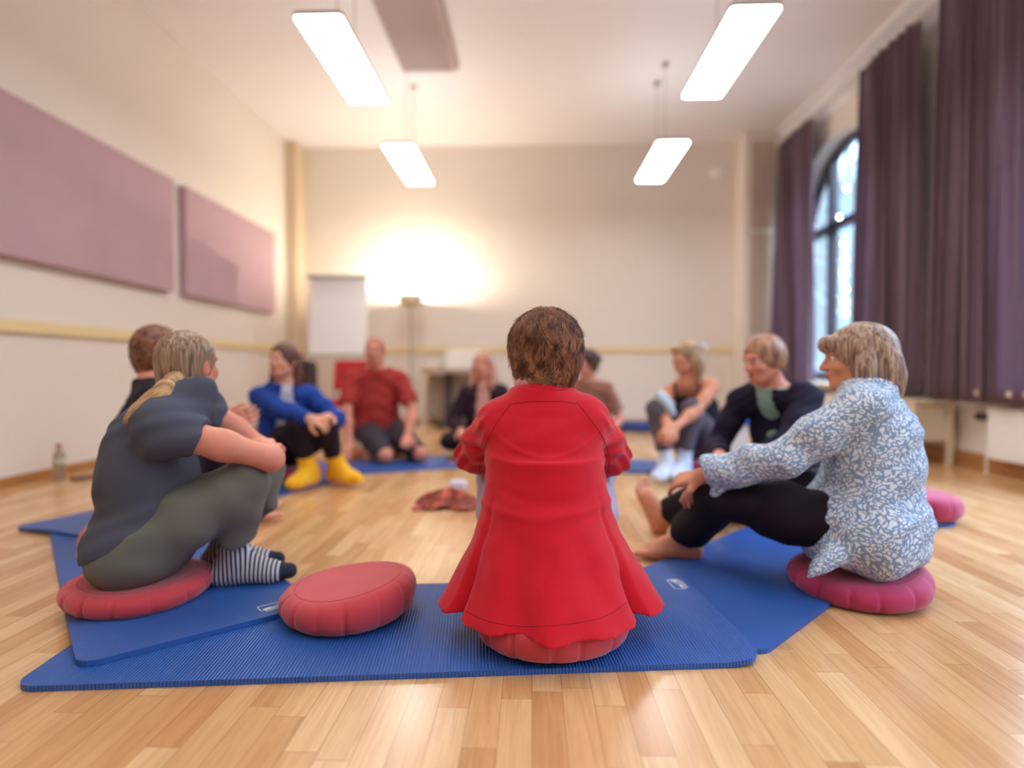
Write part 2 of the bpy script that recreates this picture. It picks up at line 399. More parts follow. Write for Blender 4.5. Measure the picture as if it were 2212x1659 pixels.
def cove(name, x0, sx):
    bm = bmesh.new(); prof = [(0, 3.66), (0.03, 3.67), (0.05, 3.72), (0.09, 3.79), (0.15, 3.84), (0.2, 3.86), (0.2, 3.9), (0, 3.9)]
    A = [bm.verts.new((x0 - sx * p, YF, z)) for p, z in prof]; B = [bm.verts.new((x0 - sx * p, YB, z)) for p, z in prof]
    n = len(prof)
    for k in range(n): bm.faces.new((A[k], A[(k + 1) % n], B[(k + 1) % n], B[k]))
    bm.faces.new(A); bm.faces.new(B[::-1]); bmesh.ops.recalc_face_normals(bm, faces=bm.faces)
    me = bpy.data.meshes.new(name); bm.to_mesh(me); bm.free(); return struct(link(name, me, 'ceil'))
cove('trim_4', XR, 1)
# boxed shafts in the two back corners
struct(MB().box((-3.32, 8.26, ZC / 2), (0.15, 0.28, ZC)).build('trim_5', 'tan'))  # left box in one plain tan, darker than the wall colour
struct(MB().box((3.1, 8.2, ZC / 2), (0.6, 0.4, ZC)).build('trim_6', 'wall'))

# ------------------------------------------------------------------ luminaires
def luminaire(label, x, y0):
    t = thing('pendant_light', label, 'lamp', (x, y0 + 0.6, 2.95), 0, 'flat pendant lights hanging below the ceiling')
    MB().prism(rrect(0.31, 1.2, 0.03), 0.006, 0.034).build('housing', 'lampmetal', t)
    MB().prism(rrect(0.298, 1.188, 0.026), -0.004, 0.0058).build('diffuser', 'diff', t)
    MB().prism(rrect(0.24, 1.1, 0.02), 0.0345, 0.037).build('added_top_glow', 'upg', t)  # emitting sheet added on the unseen top, lifts the ceiling brightness
    for s_ in (-1, 1):
        MB().tube([(0, s_ * 0.2, 0.038), (0, s_ * 0.2, 0.93)], 0.0035, 6).build('cable', 'wire', t)
        MB().lathe([(0.035, 0.925), (0.035, 0.945), (0.03, 0.9495)], (0, s_ * 0.2, 0), 16).build('ceiling_cup', 'wire', t)
    return t
luminaire('long flat white pendant light nearest the camera on the left', -1.34, 3.70)
luminaire('long flat white pendant light nearest the camera on the right', 1.36, 3.70)
luminaire('farther white pendant light on the left, towards the back wall', -1.32, 5.83)
luminaire('farther white pendant light on the right, towards the back wall', 1.36, 5.83)
for x in (-1.34, 1.36):
    luminaire('pendant light outside the picture, behind the camera', x, 1.57)
    luminaire('pendant light outside the picture, behind the camera', x, -0.56)

# ------------------------------------------------------------------ wall and ceiling panels
def panel(label, y0, y1):
    o = MB().box((XL + 0.038, (y0 + y1) / 2, 2.0), (0.07, y1 - y0, 1.04), bev=0.006).build('acoustic_panel', 'panelL')
    return tag(o, label, 'wall panel', 'mauve acoustic panels on the left wall')
panel('large mauve acoustic panel on the left wall, nearer the camera', 3.44, 5.44)
panel('mauve acoustic panel on the left wall, nearer the back corner', 5.64, 7.62)
tag(MB().box((-1.06, 5.03, ZC - 0.02), (0.58, 2.4, 0.04), bev=0.005).build('ceiling_panel', 'panelC'), 'greige acoustic panel fixed flat under the ceiling', 'ceiling panel')
for z0, z1, lb in ((2.62, 3.75, 'upper brown panel on the boxed shaft in the right back corner'), (1.25, 2.55, 'lower brown panel on the boxed shaft in the right back corner')):
    o = MB().box((3.02, 7.982, (z0 + z1) / 2), (0.3, 0.03, z1 - z0), bev=0.004).build('acoustic_panel', 'panelB'); tag(o, lb, 'wall panel', 'brown panels in the back corner')

# ------------------------------------------------------------------ curtains
def curtain(label, y0, y1, seed, z0=0.55, n=9, xoff=3.2):
    rnd = random.Random(seed); t = thing('curtain', label, 'curtain', (xoff, (y0 + y1) / 2, 0), 0, 'mauve curtains at the arched windows')
    NU, NV = 220, 24; bm = bmesh.new(); vs = []
    ph = [0]; 
    for k in range(NU): ph.append(ph[-1] + 2 * math.pi * n / NU * (0.7 + 0.6 * rnd.random() if k % 6 == 0 else 1.0))
    amps = [0.05 + 0.03 * rnd.random() for _ in range(n + 2)]
    for j in range(NV + 1):
        fz = j / NV; z = 3.66 + (z0 - 3.66) * fz; row = []
        for i in range(NU + 1):
            u = i / NU; a = ph[i]; am = amps[int(a / (2 * math.pi)) % len(amps)] * (0.55 + 0.5 * fz)
            y = y0 + (y1 - y0) * (0.5 + (u - 0.5) * (0.93 + 0.07 * fz)) + 0.02 * math.sin(a * 0.5 + 1.7) * fz
            x = am * math.sin(a) + 0.012 * math.sin(2.3 * a + 4 * fz) + 0.01 * math.sin(3 * fz + u * 9)
            row.append(bm.verts.new((x, y - (y0 + y1) / 2 + 0.35 * am * math.sin(2 * a + 0.4), z)))
        vs.append(row)
    for A, B in zip(vs, vs[1:]):
        for i in range(NU): bm.faces.new((A[i], A[i + 1], B[i + 1], B[i]))
    me = bpy.data.meshes.new('cloth'); bm.to_mesh(me); bm.free(); me.shade_smooth()
    o = link('cloth', me, 'curtain', t); md = o.modifiers.new('thick', 'SOLIDIFY'); md.thickness = 0.004
    for k in range(n + 1): MB().lathe([(0.008, 0), (0.008, 0.03)], (0, (k / n - 0.5) * (y1 - y0) * 0.93, 3.65), 8).build('glider', 'white', t)
    return t
curtain('mauve curtain nearest the camera, at the right edge of the picture', 3.93, 4.88, 3, n=7, z0=0.52)
curtain('mauve curtain in the middle, beside the arched window', 5.08, 6.02, 5, n=7)
curtain('mauve curtain farthest back, on the far side of the arched window', 6.98, 7.92, 8, n=6)
curtain('mauve curtain outside the picture, beside the camera', 1.5, 2.3, 9, n=6)
tag(MB().box((3.2, 3.6, 3.7), (0.04, 9.0, 0.03), bev=0.004).build('curtain_rail', 'white'), 'white ceiling-high curtain rail along the window wall', 'curtain rail')

# ------------------------------------------------------------------ exercise mats
MATS = []
TH = 0.0145
def smooth01(t): t = np.clip(t, 0, 1); return t * t * (3 - 2 * t)
def mat_height(p, below):
    h = 0.0
    for (c, a, L, Wd) in below:
        d = np.array(p) - c; lx = d[0] * math.cos(a) + d[1] * math.sin(a); ly = -d[0] * math.sin(a) + d[1] * math.cos(a)
        ox = max(abs(lx) - L / 2, 0); oy = max(abs(ly) - Wd / 2, 0); dist = math.hypot(ox, oy)
        h = max(h, (TH + 0.0006) * float(smooth01(1 - (dist - 0.006) / 0.12)))
    return h
def gym_mat(label, corner, direction, side, L=1.8, Wd=0.6, below=(), logo=None):
    """corner: one corner; direction: unit vector of the long edge; side: +1 body lies left of it, -1 right"""
    dx, dy = nrm(direction)
    nx, ny = -dy * side, dx * side
    c = np.array([corner[0] + dx * L / 2 + nx * Wd / 2, corner[1] + dy * L / 2 + ny * Wd / 2]); a = math.atan2(dy, dx)
    me_below = [MATS[i] for i in below]
    t = thing('exercise_mat', label, 'exercise mat', (c[0], c[1], 0), a, 'blue exercise mats in a circle on the floor')
    r = 0.05; NX, NY = 130, 34; bm = bmesh.new()
    xs = sorted(set([-L / 2 + L * i / NX for i in range(NX + 1)] + [s_ * (L / 2 - r + r * math.sin(k * math.pi / 16)) for k in range(9) for s_ in (-1, 1)]))
    def hy(x):
        d = L / 2 - abs(x)
        return Wd / 2 if d >= r else Wd / 2 - (r - math.sqrt(max(0, r * r - (r - d) ** 2)))
    def wpt(x, y): return (c[0] + x * math.cos(a) - y * math.sin(a), c[1] + x * math.sin(a) + y * math.cos(a))
    top, bot = [], []
    for x in xs:
        rt, rb = [], []
        for j in range(NY + 1):
            y = hy(x) * (2 * j / NY - 1); z = mat_height(wpt(x, y), me_below)
            rt.append(bm.verts.new((x, y, z + TH))); rb.append(bm.verts.new((x, y, z + 0.0004)))
        top.append(rt); bot.append(rb)
    n = len(xs)
    for i in range(n - 1):
        for j in range(NY):
            bm.faces.new((top[i][j], top[i + 1][j], top[i + 1][j + 1], top[i][j + 1]))
            bm.faces.new((bot[i][j], bot[i][j + 1], bot[i + 1][j + 1], bot[i + 1][j]))
        for j in (0, NY): bm.faces.new((top[i][j], bot[i][j], bot[i + 1][j], top[i + 1][j]))
    for i in (0, n - 1):
        for j in range(NY): bm.faces.new((top[i][j], top[i][j + 1], bot[i][j + 1], bot[i][j]))
    bmesh.ops.recalc_face_normals(bm, faces=bm.faces)
    me = bpy.data.meshes.new('foam_sheet'); bm.to_mesh(me); bm.free()
    link('foam_sheet', me, 'mat', t)
    MATS.append((c, a, L, Wd))
    if logo:
        lx, ly, ang = logo; z = mat_height(wpt(lx, ly), me_below) + TH + 0.0006
        lg = MB(); w_, h_ = 0.092, 0.042
        o1 = rrect(w_, h_, 0.009); o2 = rrect(w_ - 0.006, h_ - 0.006, 0.007)
        A = [lg.bm.verts.new((x, y, 0)) for x, y in o1]; B = [lg.bm.verts.new((x, y, 0)) for x, y in o2]
        for k in range(len(A)): lg.bm.faces.new((A[k], A[(k + 1) % len(A)], B[(k + 1) % len(A)], B[k]))
        # swoosh: filled band, low on the left and high on the right
        up = [(-0.036 + 0.076 * k / 14, -0.006 + 0.020 * (k / 14) ** 2.2) for k in range(15)]
        lo = [(x, -0.0155) for x, _ in up]
        U = [lg.bm.verts.new((x, y, 0)) for x, y in up]; Lw = [lg.bm.verts.new((x, y, 0)) for x, y in lo]
        for k in range(14): lg.bm.faces.new((Lw[k], Lw[k + 1], U[k + 1], U[k]))
        for k in range(12):       # the fine line of print beneath the frame
            x = -0.034 + 0.0058 * k; s_ = 0.0034 if k % 3 else 0.0044
            q = [lg.bm.verts.new(v) for v in ((x, -0.0300, 0), (x + s_, -0.0300, 0), (x + s_, -0.0245, 0), (x, -0.0245, 0))]; lg.bm.faces.new(q)
        e = lg.build('printed_logo', 'print', t); e.location = (lx, ly, z); e.rotation_euler = (0, 0, ang)
        tag(e, 'white printed maker mark with rounded frame')
        cu = bpy.data.curves.new('logo_lettering', 'FONT'); cu.body = 'SISSEL'; cu.size = 0.0145; cu.align_x = 'CENTER'; cu.offset = 0.0003; cu.extrude = 0.0
        to = bpy.data.objects.new('tmp', cu); COL.objects.link(to); dg = bpy.context.evaluated_depsgraph_get()
        me = bpy.data.meshes.new_from_object(to.evaluated_get(dg)); bpy.data.objects.remove(to)
        lt = link('logo_lettering', me, 'mat', e); lt.location = (0.008, -0.0135, 0.0005)
    return t
MT['print'] = mat('white_mat_print', srgb(226, 228, 232), 0.5)
uM1 = nrm((1.661, 0.168))
# the right-near mat first: the front mat lies on it
gym_mat('blue mat under the woman in the leaf-print blouse, its end tucked below the front mat', (0.60, 1.555), (0.705, 0.709), 1)
gym_mat('ribbed blue mat in front, with the woman in red and the loose cushion on it', (-1.215, 1.326), uM1, 1, L=1.81, Wd=0.61, below=(0,), logo=(0.855, 0.202, math.pi / 2))
v2 = V(-0.664, 0.748); 
gym_mat('blue mat at the left under the woman in slate, its end on the front mat', (-1.114, 1.401), v2, -1, below=(1,), logo=(-0.832, -0.194, -math.pi / 2))
gym_mat('blue mat at the far left, reaching towards the woman in the blue cardigan', (-2.44, 2.70), (0.355, 0.935), -1, below=(2,))
gym_mat('blue mat at the back left under the man in the brick red T-shirt', (-1.62, 4.08), (0.92, 0.39), 1, L=1.8, below=(3,))
gym_mat('blue mat at the back right, in front of the boxed shaft side', (-0.05, 4.50), (0.98, -0.2), 1, L=1.45, below=(4,))
gym_mat('blue mat on the right with a spare magenta cushion on its near end', (2.07, 2.93), (-0.38, 0.93), 1, below=(0, 5))

# ------------------------------------------------------------------ cushions
def cushion(label, x, y, z, rad, h, m='zafu', tilt=(0, 0), seed=0, dent=None, rz=0.0):
    """round buckwheat cushion: flat top, pleated side wall"""
    t = thing('meditation_cushion', label, 'cushion', (x, y, z), rz, 'round red meditation cushions')
    rnd = random.Random(seed); NA, NR = 180, 26; bm = bmesh.new()
    NP = 14; pl = sorted([2 * math.pi * (k + 0.25 * rnd.random()) / NP for k in range(NP)])
    def pleat(a):
        v = 0
        for p in pl:
            d = (a - p + math.pi) % (2 * math.pi) - math.pi
            if d >= 0: v += math.exp(-d / 0.012) * 1.0 + 0.45 * math.exp(-(d / 0.1) ** 2)
            else: v += math.exp(-(d / 0.006) ** 2) * 0.6
        return v
    pa = [pleat(2 * math.pi * k / NA) for k in range(NA)]
    rings = []; flat = 0.70
    prof = []
    for k in range(7): prof.append((rad * flat * (k / 6.0) if k else 0.012, h / 2 * (1 - 0.03 * (k / 6) ** 2), 0.0))
    for k in range(1, 20):
        th = math.pi * k / 19 - math.pi / 2      # side wall, top to bottom
        e = 0.78
        c_, s_ = math.cos(th), -math.sin(th)
        prof.append((rad * flat + rad * (1 - flat) * abs(c_) ** e, h / 2 * (abs(s_) ** 0.9) * (1 if s_ > 0 else -1) * (0.97), abs(c_)))
    for k in range(5, -1, -1): prof.append((rad * flat * (k / 6.0) if k else 0.012, -h / 2 * 0.97, 0.0))
    for (r_, z_, q) in prof:
        ring = []
        for k in range(NA):
            a = 2 * math.pi * k / NA
            rr = r_ - 0.0100 * pa[k] * q - 0.004 * q * math.sin(3 * a + seed)
            zz = z_ + 0.004 * math.sin(2 * a + seed) * (r_ / rad)
            xx, yy = rr * math.cos(a), rr * math.sin(a)
            if dent is not None and z_ > -h * 0.3:
                dd = math.hypot((xx - dent[0]) / dent[2], (yy - dent[1]) / dent[2])
                zz -= dent[3] * math.exp(-dd * dd) * min(1, (z_ + h * 0.3) / (h * 0.8))
            zz += h / 2 + xx * tilt[0] * (0.5 + z_ / h) + yy * tilt[1] * (0.5 + z_ / h)
            ring.append(bm.verts.new((xx, yy, max(0.0005, zz))))
        rings.append(ring)
    for A, B in zip(rings, rings[1:]):
        for k in range(NA): bm.faces.new((A[k], A[(k + 1) % NA], B[(k + 1) % NA], B[k]))
    bm.faces.new(rings[0]); bm.faces.new(rings[-1][::-1]); bmesh.ops.recalc_face_normals(bm, faces=bm.faces)
    me = bpy.data.meshes.new('cover'); bm.to_mesh(me); bm.free(); me.shade_smooth(); link('cover', me, m, t)
    sb = MB(); ix = 6
    for kk in (7,):      # stitched line where the flat top meets the pleated wall
        ring = rings_pos(prof[kk], pa, seed, h, rad, tilt, dent)
        sb.tube(ring + ring[:1], 0.0007, 5, cap=False)
    sb.build('seam', 'seam', t)
    return t
def rings_pos(pr, pa, seed, h, rad, tilt, dent):
    r_, z_, q = pr; out = []
    for k in range(0, 180, 2):
        a = 2 * math.pi * k / 180; rr = r_ - 0.0100 * pa[k] * q - 0.004 * q * math.sin(3 * a + seed)
        zz = z_ + 0.004 * math.sin(2 * a + seed) * (r_ / rad); xx, yy = rr * math.cos(a), rr * math.sin(a)
        if dent is not None:
            dd = math.hypot((xx - dent[0]) / dent[2], (yy - dent[1]) / dent[2]); zz -= dent[3] * math.exp(-dd * dd) * min(1, (z_ + h * 0.3) / (h * 0.8))
        out.append((xx, yy, zz + h / 2 + xx * tilt[0] * (0.5 + z_ / h) + yy * tilt[1] * (0.5 + z_ / h)))
    return out
Z1 = TH + 0.001
cushion('plump red cushion with nobody on it, on the front mat', -0.555, 1.775, Z1, 0.203, 0.102, seed=2, tilt=(0.12, 0.02))
cushion('red cushion under the woman in the red jacket', 0.052, 1.64, Z1, 0.213, 0.108, seed=5, dent=(0, 0.03, 0.16, 0.012), rz=0.1)
cushion('flattened red cushion under the woman in the slate T-shirt', -1.255, 1.85, 0.022, 0.213, 0.08, seed=7, dent=(0, 0.0, 0.17, 0.012))
cushion('magenta cushion under the woman in the leaf-print blouse', 1.10, 2.03, 0.001, 0.216, 0.10, m='zafu2', seed=9, dent=(-0.02, 0, 0.17, 0.01), tilt=(0.08, 0.05))
cushion('spare magenta cushion behind the back of the woman in the leaf-print blouse', 1.93, 3.06, TH + 0.001, 0.205, 0.125, m='zafu2', seed=11)
cushion('red cushion under the woman in the blue cardigan', -1.63, 3.97, TH + 0.001, 0.2, 0.09, seed=12, m='zafu2')
cushion('magenta cushion under the woman in the black top', 1.26, 4.32, TH + 0.001, 0.2, 0.09, seed=13, m='zafu2')
cushion('magenta cushion under the person in the navy cardigan', 1.32, 3.14, TH + 0.001, 0.2, 0.09, seed=14, m='zafu2')
cushion('red cushion under the woman in the black cardigan', -0.42, 5.15, TH + 0.001, 0.2, 0.09, seed=15)

# ------------------------------------------------------------------ things along the walls
def flipchart():
    p = W(731, 690, 7.1); t = thing('flipchart', 'white flipchart board on slim legs in the left back corner', 'flipchart', (p[0], 7.1, 0), R(2))
    tl = R(-6); rot = Matrix.Rotation(tl, 3, 'X')
    MB().box((0, 0, 1.40), (0.69, 0.022, 0.94), rot=rot, bev=0.006).build('board', 'white', t)
    MB().box((0, -0.016, 1.37), (0.655, 0.004, 0.86), rot=rot).build('paper_pad', 'paper', t)
    MB().box((0, -0.055, 1.862), (0.72, 0.035, 0.045), rot=rot, bev=0.008).build('clamp_bar', 'grey', t)
    MB().box((0, -0.02, 0.93), (0.68, 0.06, 0.02), bev=0.004).build('pen_tray', 'grey', t)
    for s_ in (-1, 1): MB().tube([(s_ * 0.27, 0.0, 1.0), (s_ * 0.36, -0.22, 0.012)], 0.013, 10).build('leg', 'offw', t)
    MB().tube([(0, 0.06, 1.3), (0, 0.48, 0.012)], 0.013, 10).build('leg', 'offw', t)
flipchart()
def uplighter():
    p = W(888, 632, 7.95); t = thing('floor_lamp', 'tall uplighter floor lamp glowing against the back wall', 'lamp', (p[0], 7.95, 0))
    MB().lathe([(0.14, 0), (0.14, 0.015), (0.03, 0.03), (0.014, 0.04)], seg=32).build('base', 'grey', t, smooth=True)
    MB().tube([(0, 0, 0.03), (0, 0, 1.60)], 0.011, 12).build('pole', 'grey', t)
    b = MB(); pr = [(0.03, 1.58), (0.09, 1.60), (0.15, 1.66), (0.18, 1.76), (0.176, 1.76), (0.145, 1.668), (0.088, 1.61), (0.03, 1.60)]
    b.lathe(pr, seg=40); b.build('bowl_shade', 'offw', t, smooth=True)
    MB().lathe([(0.022, 1.61), (0.03, 1.64), (0.03, 1.67), (0.02, 1.7)], seg=16).build('bulb', 'bulb', t, smooth=True)
    ld = bpy.data.lights.new('uplighter_bulb', 'POINT'); ld.energy = UPL; ld.color = (1, 0.86, 0.66); ld.shadow_soft_size = 0.05
    lo = bpy.data.objects.new('bulb_light', ld); COL.objects.link(lo); lo.parent = t; lo.location = (0, 0, 1.76)
MT['bulb'] = emis('bulb_glow', (1, 0.86, 0.62, 1), 30)
uplighter()
def side_table():
    t = thing('side_table', 'light wooden side table against the back wall with a box on it', 'table', (-0.98, 8.0, 0))
    MB().box((0, 0, 0.745), (1.0, 0.5, 0.03), bev=0.004).build('tabletop', 'woodtop', t)
    for sx in (-1, 1):
        for sy in (-1, 1): MB().box((sx * 0.46, sy * 0.21, 0.365), (0.04, 0.04, 0.73), bev=0.003).build('leg', 'offw', t)
    MB().box((-0.16, 0.05, 0.38), (0.05, 0.36, 0.68), bev=0.003).build('divider', 'dgrey', t)
    MB().box((0, 0.2, 0.4), (0.9, 0.02, 0.6)).build('back_panel', 'greyp', t)
MT['woodtop'] = mat('pale_wood_top', srgb(178, 146, 112), 0.5, var=0.08, vscale=6, stretch=(1, 8, 8))
MT['greyp'] = mat('taupe_panel', srgb(186, 174, 160), 0.6)
side_table()
pb = MB().box((0, 0, 0.13), (0.44, 0.3, 0.26), bev=0.02); o = pb.build('storage_box', 'white'); o.location = (-0.92, 7.95, 0.761)
tag(o, 'white box standing on the table by the back wall', 'box')
o = MB().lathe([(0.001, 0), (0.1, 0.0), (0.11, 0.02), (0.09, 0.06), (0.02, 0.075)], seg=24).build('bowl', 'offw', smooth=True); o.location = (-1.33, 7.95, 0.761); o['label'] = 'low pale covered bowl beside the box, on the left of the table'; o['category'] = 'bowl'
o = MB().box((0, 0, 0.04), (0.5, 0.22, 0.08), bev=0.03).build('folded_blanket', 'dgrey'); o.location = (-1.0, 7.72, 0.0); tag(o, 'dark folded blanket on the floor below the table', 'blanket')

def red_chair():
    p = W(738, 800, 5.75); t = thing('chair', 'red padded chair behind the man in the brick red T-shirt', 'chair', (p[0] + 0.03, 5.75, 0), R(-8))
    MB().box((0, 0.0, 0.43), (0.44, 0.42, 0.06), bev=0.02).build('seat', 'redfab', t)
    MB().box((0, 0.21, 0.70), (0.42, 0.05, 0.30), rot=Matrix.Rotation(R(-8), 3, 'X'), bev=0.02).build('backrest', 'redfab', t)
    for sx in (-1, 1):
        MB().tube([(sx * 0.2, -0.18, 0.41), (sx * 0.21, -0.2, 0.0)], 0.012).build('leg', 'wire', t)
        MB().tube([(sx * 0.2, 0.24, 0.80), (sx * 0.2, 0.19, 0.42), (sx * 0.21, 0.23, 0.0)], 0.012).build('leg', 'wire', t)
MT['redfab'] = mat('red_upholstery', srgb(196, 50, 52), 0.85)
red_chair()
def dark_bag():
    p = W(645, 800, 6.2)
    t = thing('backpack', 'dark backpack behind the woman in the blue cardigan', 'bag', (p[0], 6.2, 0))
    MB().box((0, 0, 0.44), (0.36, 0.25, 0.84), bev=0.09).build('bag_body', 'bagdark', t, smooth=False)
    MB().box((0, -0.14, 0.34), (0.27, 0.06, 0.32), bev=0.025).build('front_pocket', 'bagdark', t)
    MB().tube([(-0.05, 0, 0.85), (-0.04, 0, 0.91), (0.04, 0, 0.91), (0.05, 0, 0.85)], 0.01, 8).build('handle', 'bagdark', t)
MT['bagdark'] = mat('dark_brown_nylon', srgb(64, 44, 44), 0.8)
dark_bag()

# right wall: radiators, low white cabinet, storage box
def radiator(label, y0, y1):
    t = thing('radiator', label, 'radiator', (XR - 0.09, (y0 + y1) / 2, 0))
    L = y1 - y0
    b = MB().box((0, 0, 0.30), (0.09, L, 0.36), bev=0.008)
    n = int(L / 0.05)
    for k in range(n): b.box((-0.047, (k + 0.5) / n * L - L / 2, 0.30), (0.008, 0.028, 0.31), bev=0.003)
    b.build('panel', 'white', t)
    g = MB()
    for k in range(int(L / 0.03)): g.box((0, (k + 0.5) * 0.03 - L / 2, 0.484), (0.075, 0.012, 0.006))
    g.build('grille', 'white', t)
    MB().tube([(0, L / 2, 0.16), (0, L / 2 + 0.06, 0.16), (0.0, L / 2 + 0.06, 0.0)], 0.009).build('pipe', 'white', t)
    MB().tube([(0, L / 2, 0.42), (0, L / 2 + 0.07, 0.42)], 0.018, 12).build('thermostat_valve', 'dgrey', t)
radiator('long white radiator below the nearest window, at the right edge', 2.2, 4.38)
radiator('white radiator below the arched window, mostly hidden by people', 6.35, 7.7)
def cabinet():
    t = thing('low_cabinet', 'low cream cabinet on legs below the middle curtain', 'cabinet', (3.18, 5.45, 0))
    MB().box((0, 0, 0.50), (0.34, 1.3, 0.025), bev=0.003).build('tabletop', 'offw', t)
    MB().box((0, 0, 0.335), (0.30, 1.2, 0.30), bev=0.003).build('body', 'offw', t)
    for k in range(2):
        d = MB().box((-0.155, (k - 0.5) * 0.59, 0.335), (0.012, 0.57, 0.27), bev=0.003).build('door', 'offw', t)
        MB().box((-0.166, (k - 0.5) * 0.2, 0.42), (0.012, 0.08, 0.012), bev=0.003).build('handle', 'grey', d)
    for sx in (-1, 1):
        for sy in (-1, 1): MB().box((sx * 0.14, sy * 0.61, 0.245), (0.035, 0.05, 0.49), bev=0.003).build('leg', 'offw', t)
cabinet()
tag(MB().box((3.395, 4.6, 0.40), (0.03, 0.13, 0.05), bev=0.005).build('wall_socket', 'dgrey'), 'dark socket strip on the wall left of the long radiator', 'socket')
def tub():
    p = W(1568, 980, 5.1); t = thing('storage_tub', 'milky plastic tub with a blue lid behind the person in navy', 'storage tub', (p[0], 5.1, 0))
    b = MB(); 
    b.lathe([(0.0, 0.0), (0.17, 0.0), (0.2, 0.3), (0.19, 0.3), (0.16, 0.01)], seg=4)
    b.build('tub', 'clear', t, M=Matrix.Rotation(R(45), 4, 'Z'))
    MB().box((0, 0, 0.335), (0.34, 0.34, 0.07), bev=0.012).build('lid', 'blueplastic', t)
tub()
def mat_roll():
    p = W(1345, 912, 7.2); t = thing('rolled_mat', 'dark blue rolled mat on the floor near the back wall', 'rolled mat', (p[0] - 0.05, 7.2, 0.075))
    b = MB(); pts = []
    for k in range(150):
        a = k * 0.2; r = 0.018 + 0.0017 * k * 0.2; pts.append((r, a))
    bm = b.bm
    for x in (0,):
        A = [bm.verts.new((-0.3, r * math.cos(a), r * math.sin(a))) for r, a in pts]; B = [bm.verts.new((0.42, r * math.cos(a), r * math.sin(a))) for r, a in pts]
        for i in range(len(pts) - 1): bm.faces.new((A[i], A[i + 1], B[i + 1], B[i]))
    o = b.build('foam_roll', 'navyfoam', t, smooth=True); md = o.modifiers.new('t', 'SOLIDIFY'); md.thickness = 0.009
    MB().lathe([(0.071, -0.02), (0.073, -0.02), (0.073, 0.02), (0.071, 0.02)], seg=32).build('strap', 'dgrey', t, M=Matrix.Rotation(R(90), 4, 'Y'))
MT['navyfoam'] = mat('navy_foam', srgb(24, 44, 104), 0.6)
mat_roll()
def bottle():
    t = thing('water_bottle', 'clear water bottle with a red cap on the floor by the left wall', 'bottle', (-3.22, 3.93, 0))
    MB().lathe([(0.001, 0.001), (0.033, 0.001), (0.036, 0.01), (0.036, 0.075), (0.0335, 0.085), (0.036, 0.095), (0.036, 0.16), (0.03, 0.19), (0.014, 0.215), (0.013, 0.235)], seg=28).build('bottle_body', 'pet', t, smooth=True)
    MB().lathe([(0.015, 0.226), (0.0155, 0.228), (0.0155, 0.248), (0.013, 0.25)], seg=24).build('cap', 'redcap', t)
    MB().lathe([(0.0366, 0.10), (0.0366, 0.15), (0.0362, 0.15), (0.0362, 0.10)], seg=28).build('paper_band', 'bandc', t, smooth=True)
MT['pet'] = mat('clear_bottle_plastic', srgb(205, 195, 176), 0.1)
MT['pet'].node_tree.nodes['Principled BSDF'].inputs['Transmission Weight'].default_value = 0.75
MT['redcap'] = mat('red_cap', srgb(160, 52, 40), 0.5); MT['bandc'] = mat('pale_band', srgb(190, 188, 170), 0.6)
bottle()
o = MB().box((0, 0, 0.012), (0.17, 0.07, 0.022), bev=0.009).build('glasses_case', 'casec'); o.location = (-3.09, 4.0, 0.0); o.rotation_euler = (0, 0, R(60))
MT['casec'] = mat('case_leatherette', srgb(120, 92, 76), 0.6)
tag(o, 'flat brown case lying on the floor beside the bottle', 'case')
o = MB().lathe([(0.09, 0), (0.09, 0.02), (0.075, 0.035), (0.02, 0.04)], seg=32).build('wall_speaker', 'white', smooth=True, M=Matrix.Rotation(R(90), 4, 'X')); 
pp = W(1548, 372, 8.39); o.location = (pp[0], 8.4, pp[2]); tag(o, 'small round white fitting high on the back wall', 'fitting')

# crumpled scarf in the middle of the circle
def scarf():
    p = W(968, 1092, 3.25); rnd = random.Random(4)
    t = thing('crumpled_scarf', 'crumpled red patterned scarf on the floor inside the circle', 'scarf', (p[0], 3.25, 0))
    bm = bmesh.new(); N = 60; grid = []
    for i in range(N + 1):
        row = []
        for j in range(N + 1):
            u, v = i / N * 2 - 1, j / N * 2 - 1; r = math.hypot(u, v)
            x = 0.17 * u + 0.018 * math.sin(7 * v + 3 * u); y = 0.11 * v + 0.018 * math.sin(8 * u + 1)
            z = 0.06 * max(0, 1 - r * r * 0.9) + 0.02 * (1 + math.sin(11 * u + 5 * math.sin(6 * v))) * max(0, 1 - r * 0.6) + 0.006
            row.append(bm.verts.new((x, y, max(0.004, z))))
        grid.append(row)
    for i in range(N):
        for j in range(N): bm.faces.new((grid[i][j], grid[i + 1][j], grid[i + 1][j + 1], grid[i][j + 1]))
    me = bpy.data.meshes.new('cloth'); bm.to_mesh(me); bm.free(); me.shade_smooth()
    o = link('cloth', me, 'scarfm', t); md = o.modifiers.new('t', 'SOLIDIFY'); md.thickness = 0.003
MT['scarfm'] = mat('red_print_scarf', srgb(206, 96, 78), 0.85, vcol=srgb(104, 62, 48), var=0.1, vscale=16)
scarf()
p = W(992, 1060, 3.75)
tag(MB().box((p[0], 3.7, 0.03), (0.1, 0.09, 0.06), bev=0.02).build('tissue_pack', 'lilac'), 'small pale lilac pack on the floor behind the scarf', 'tissues')
MT['lilac'] = mat('pale_lilac', srgb(206, 198, 216), 0.7)

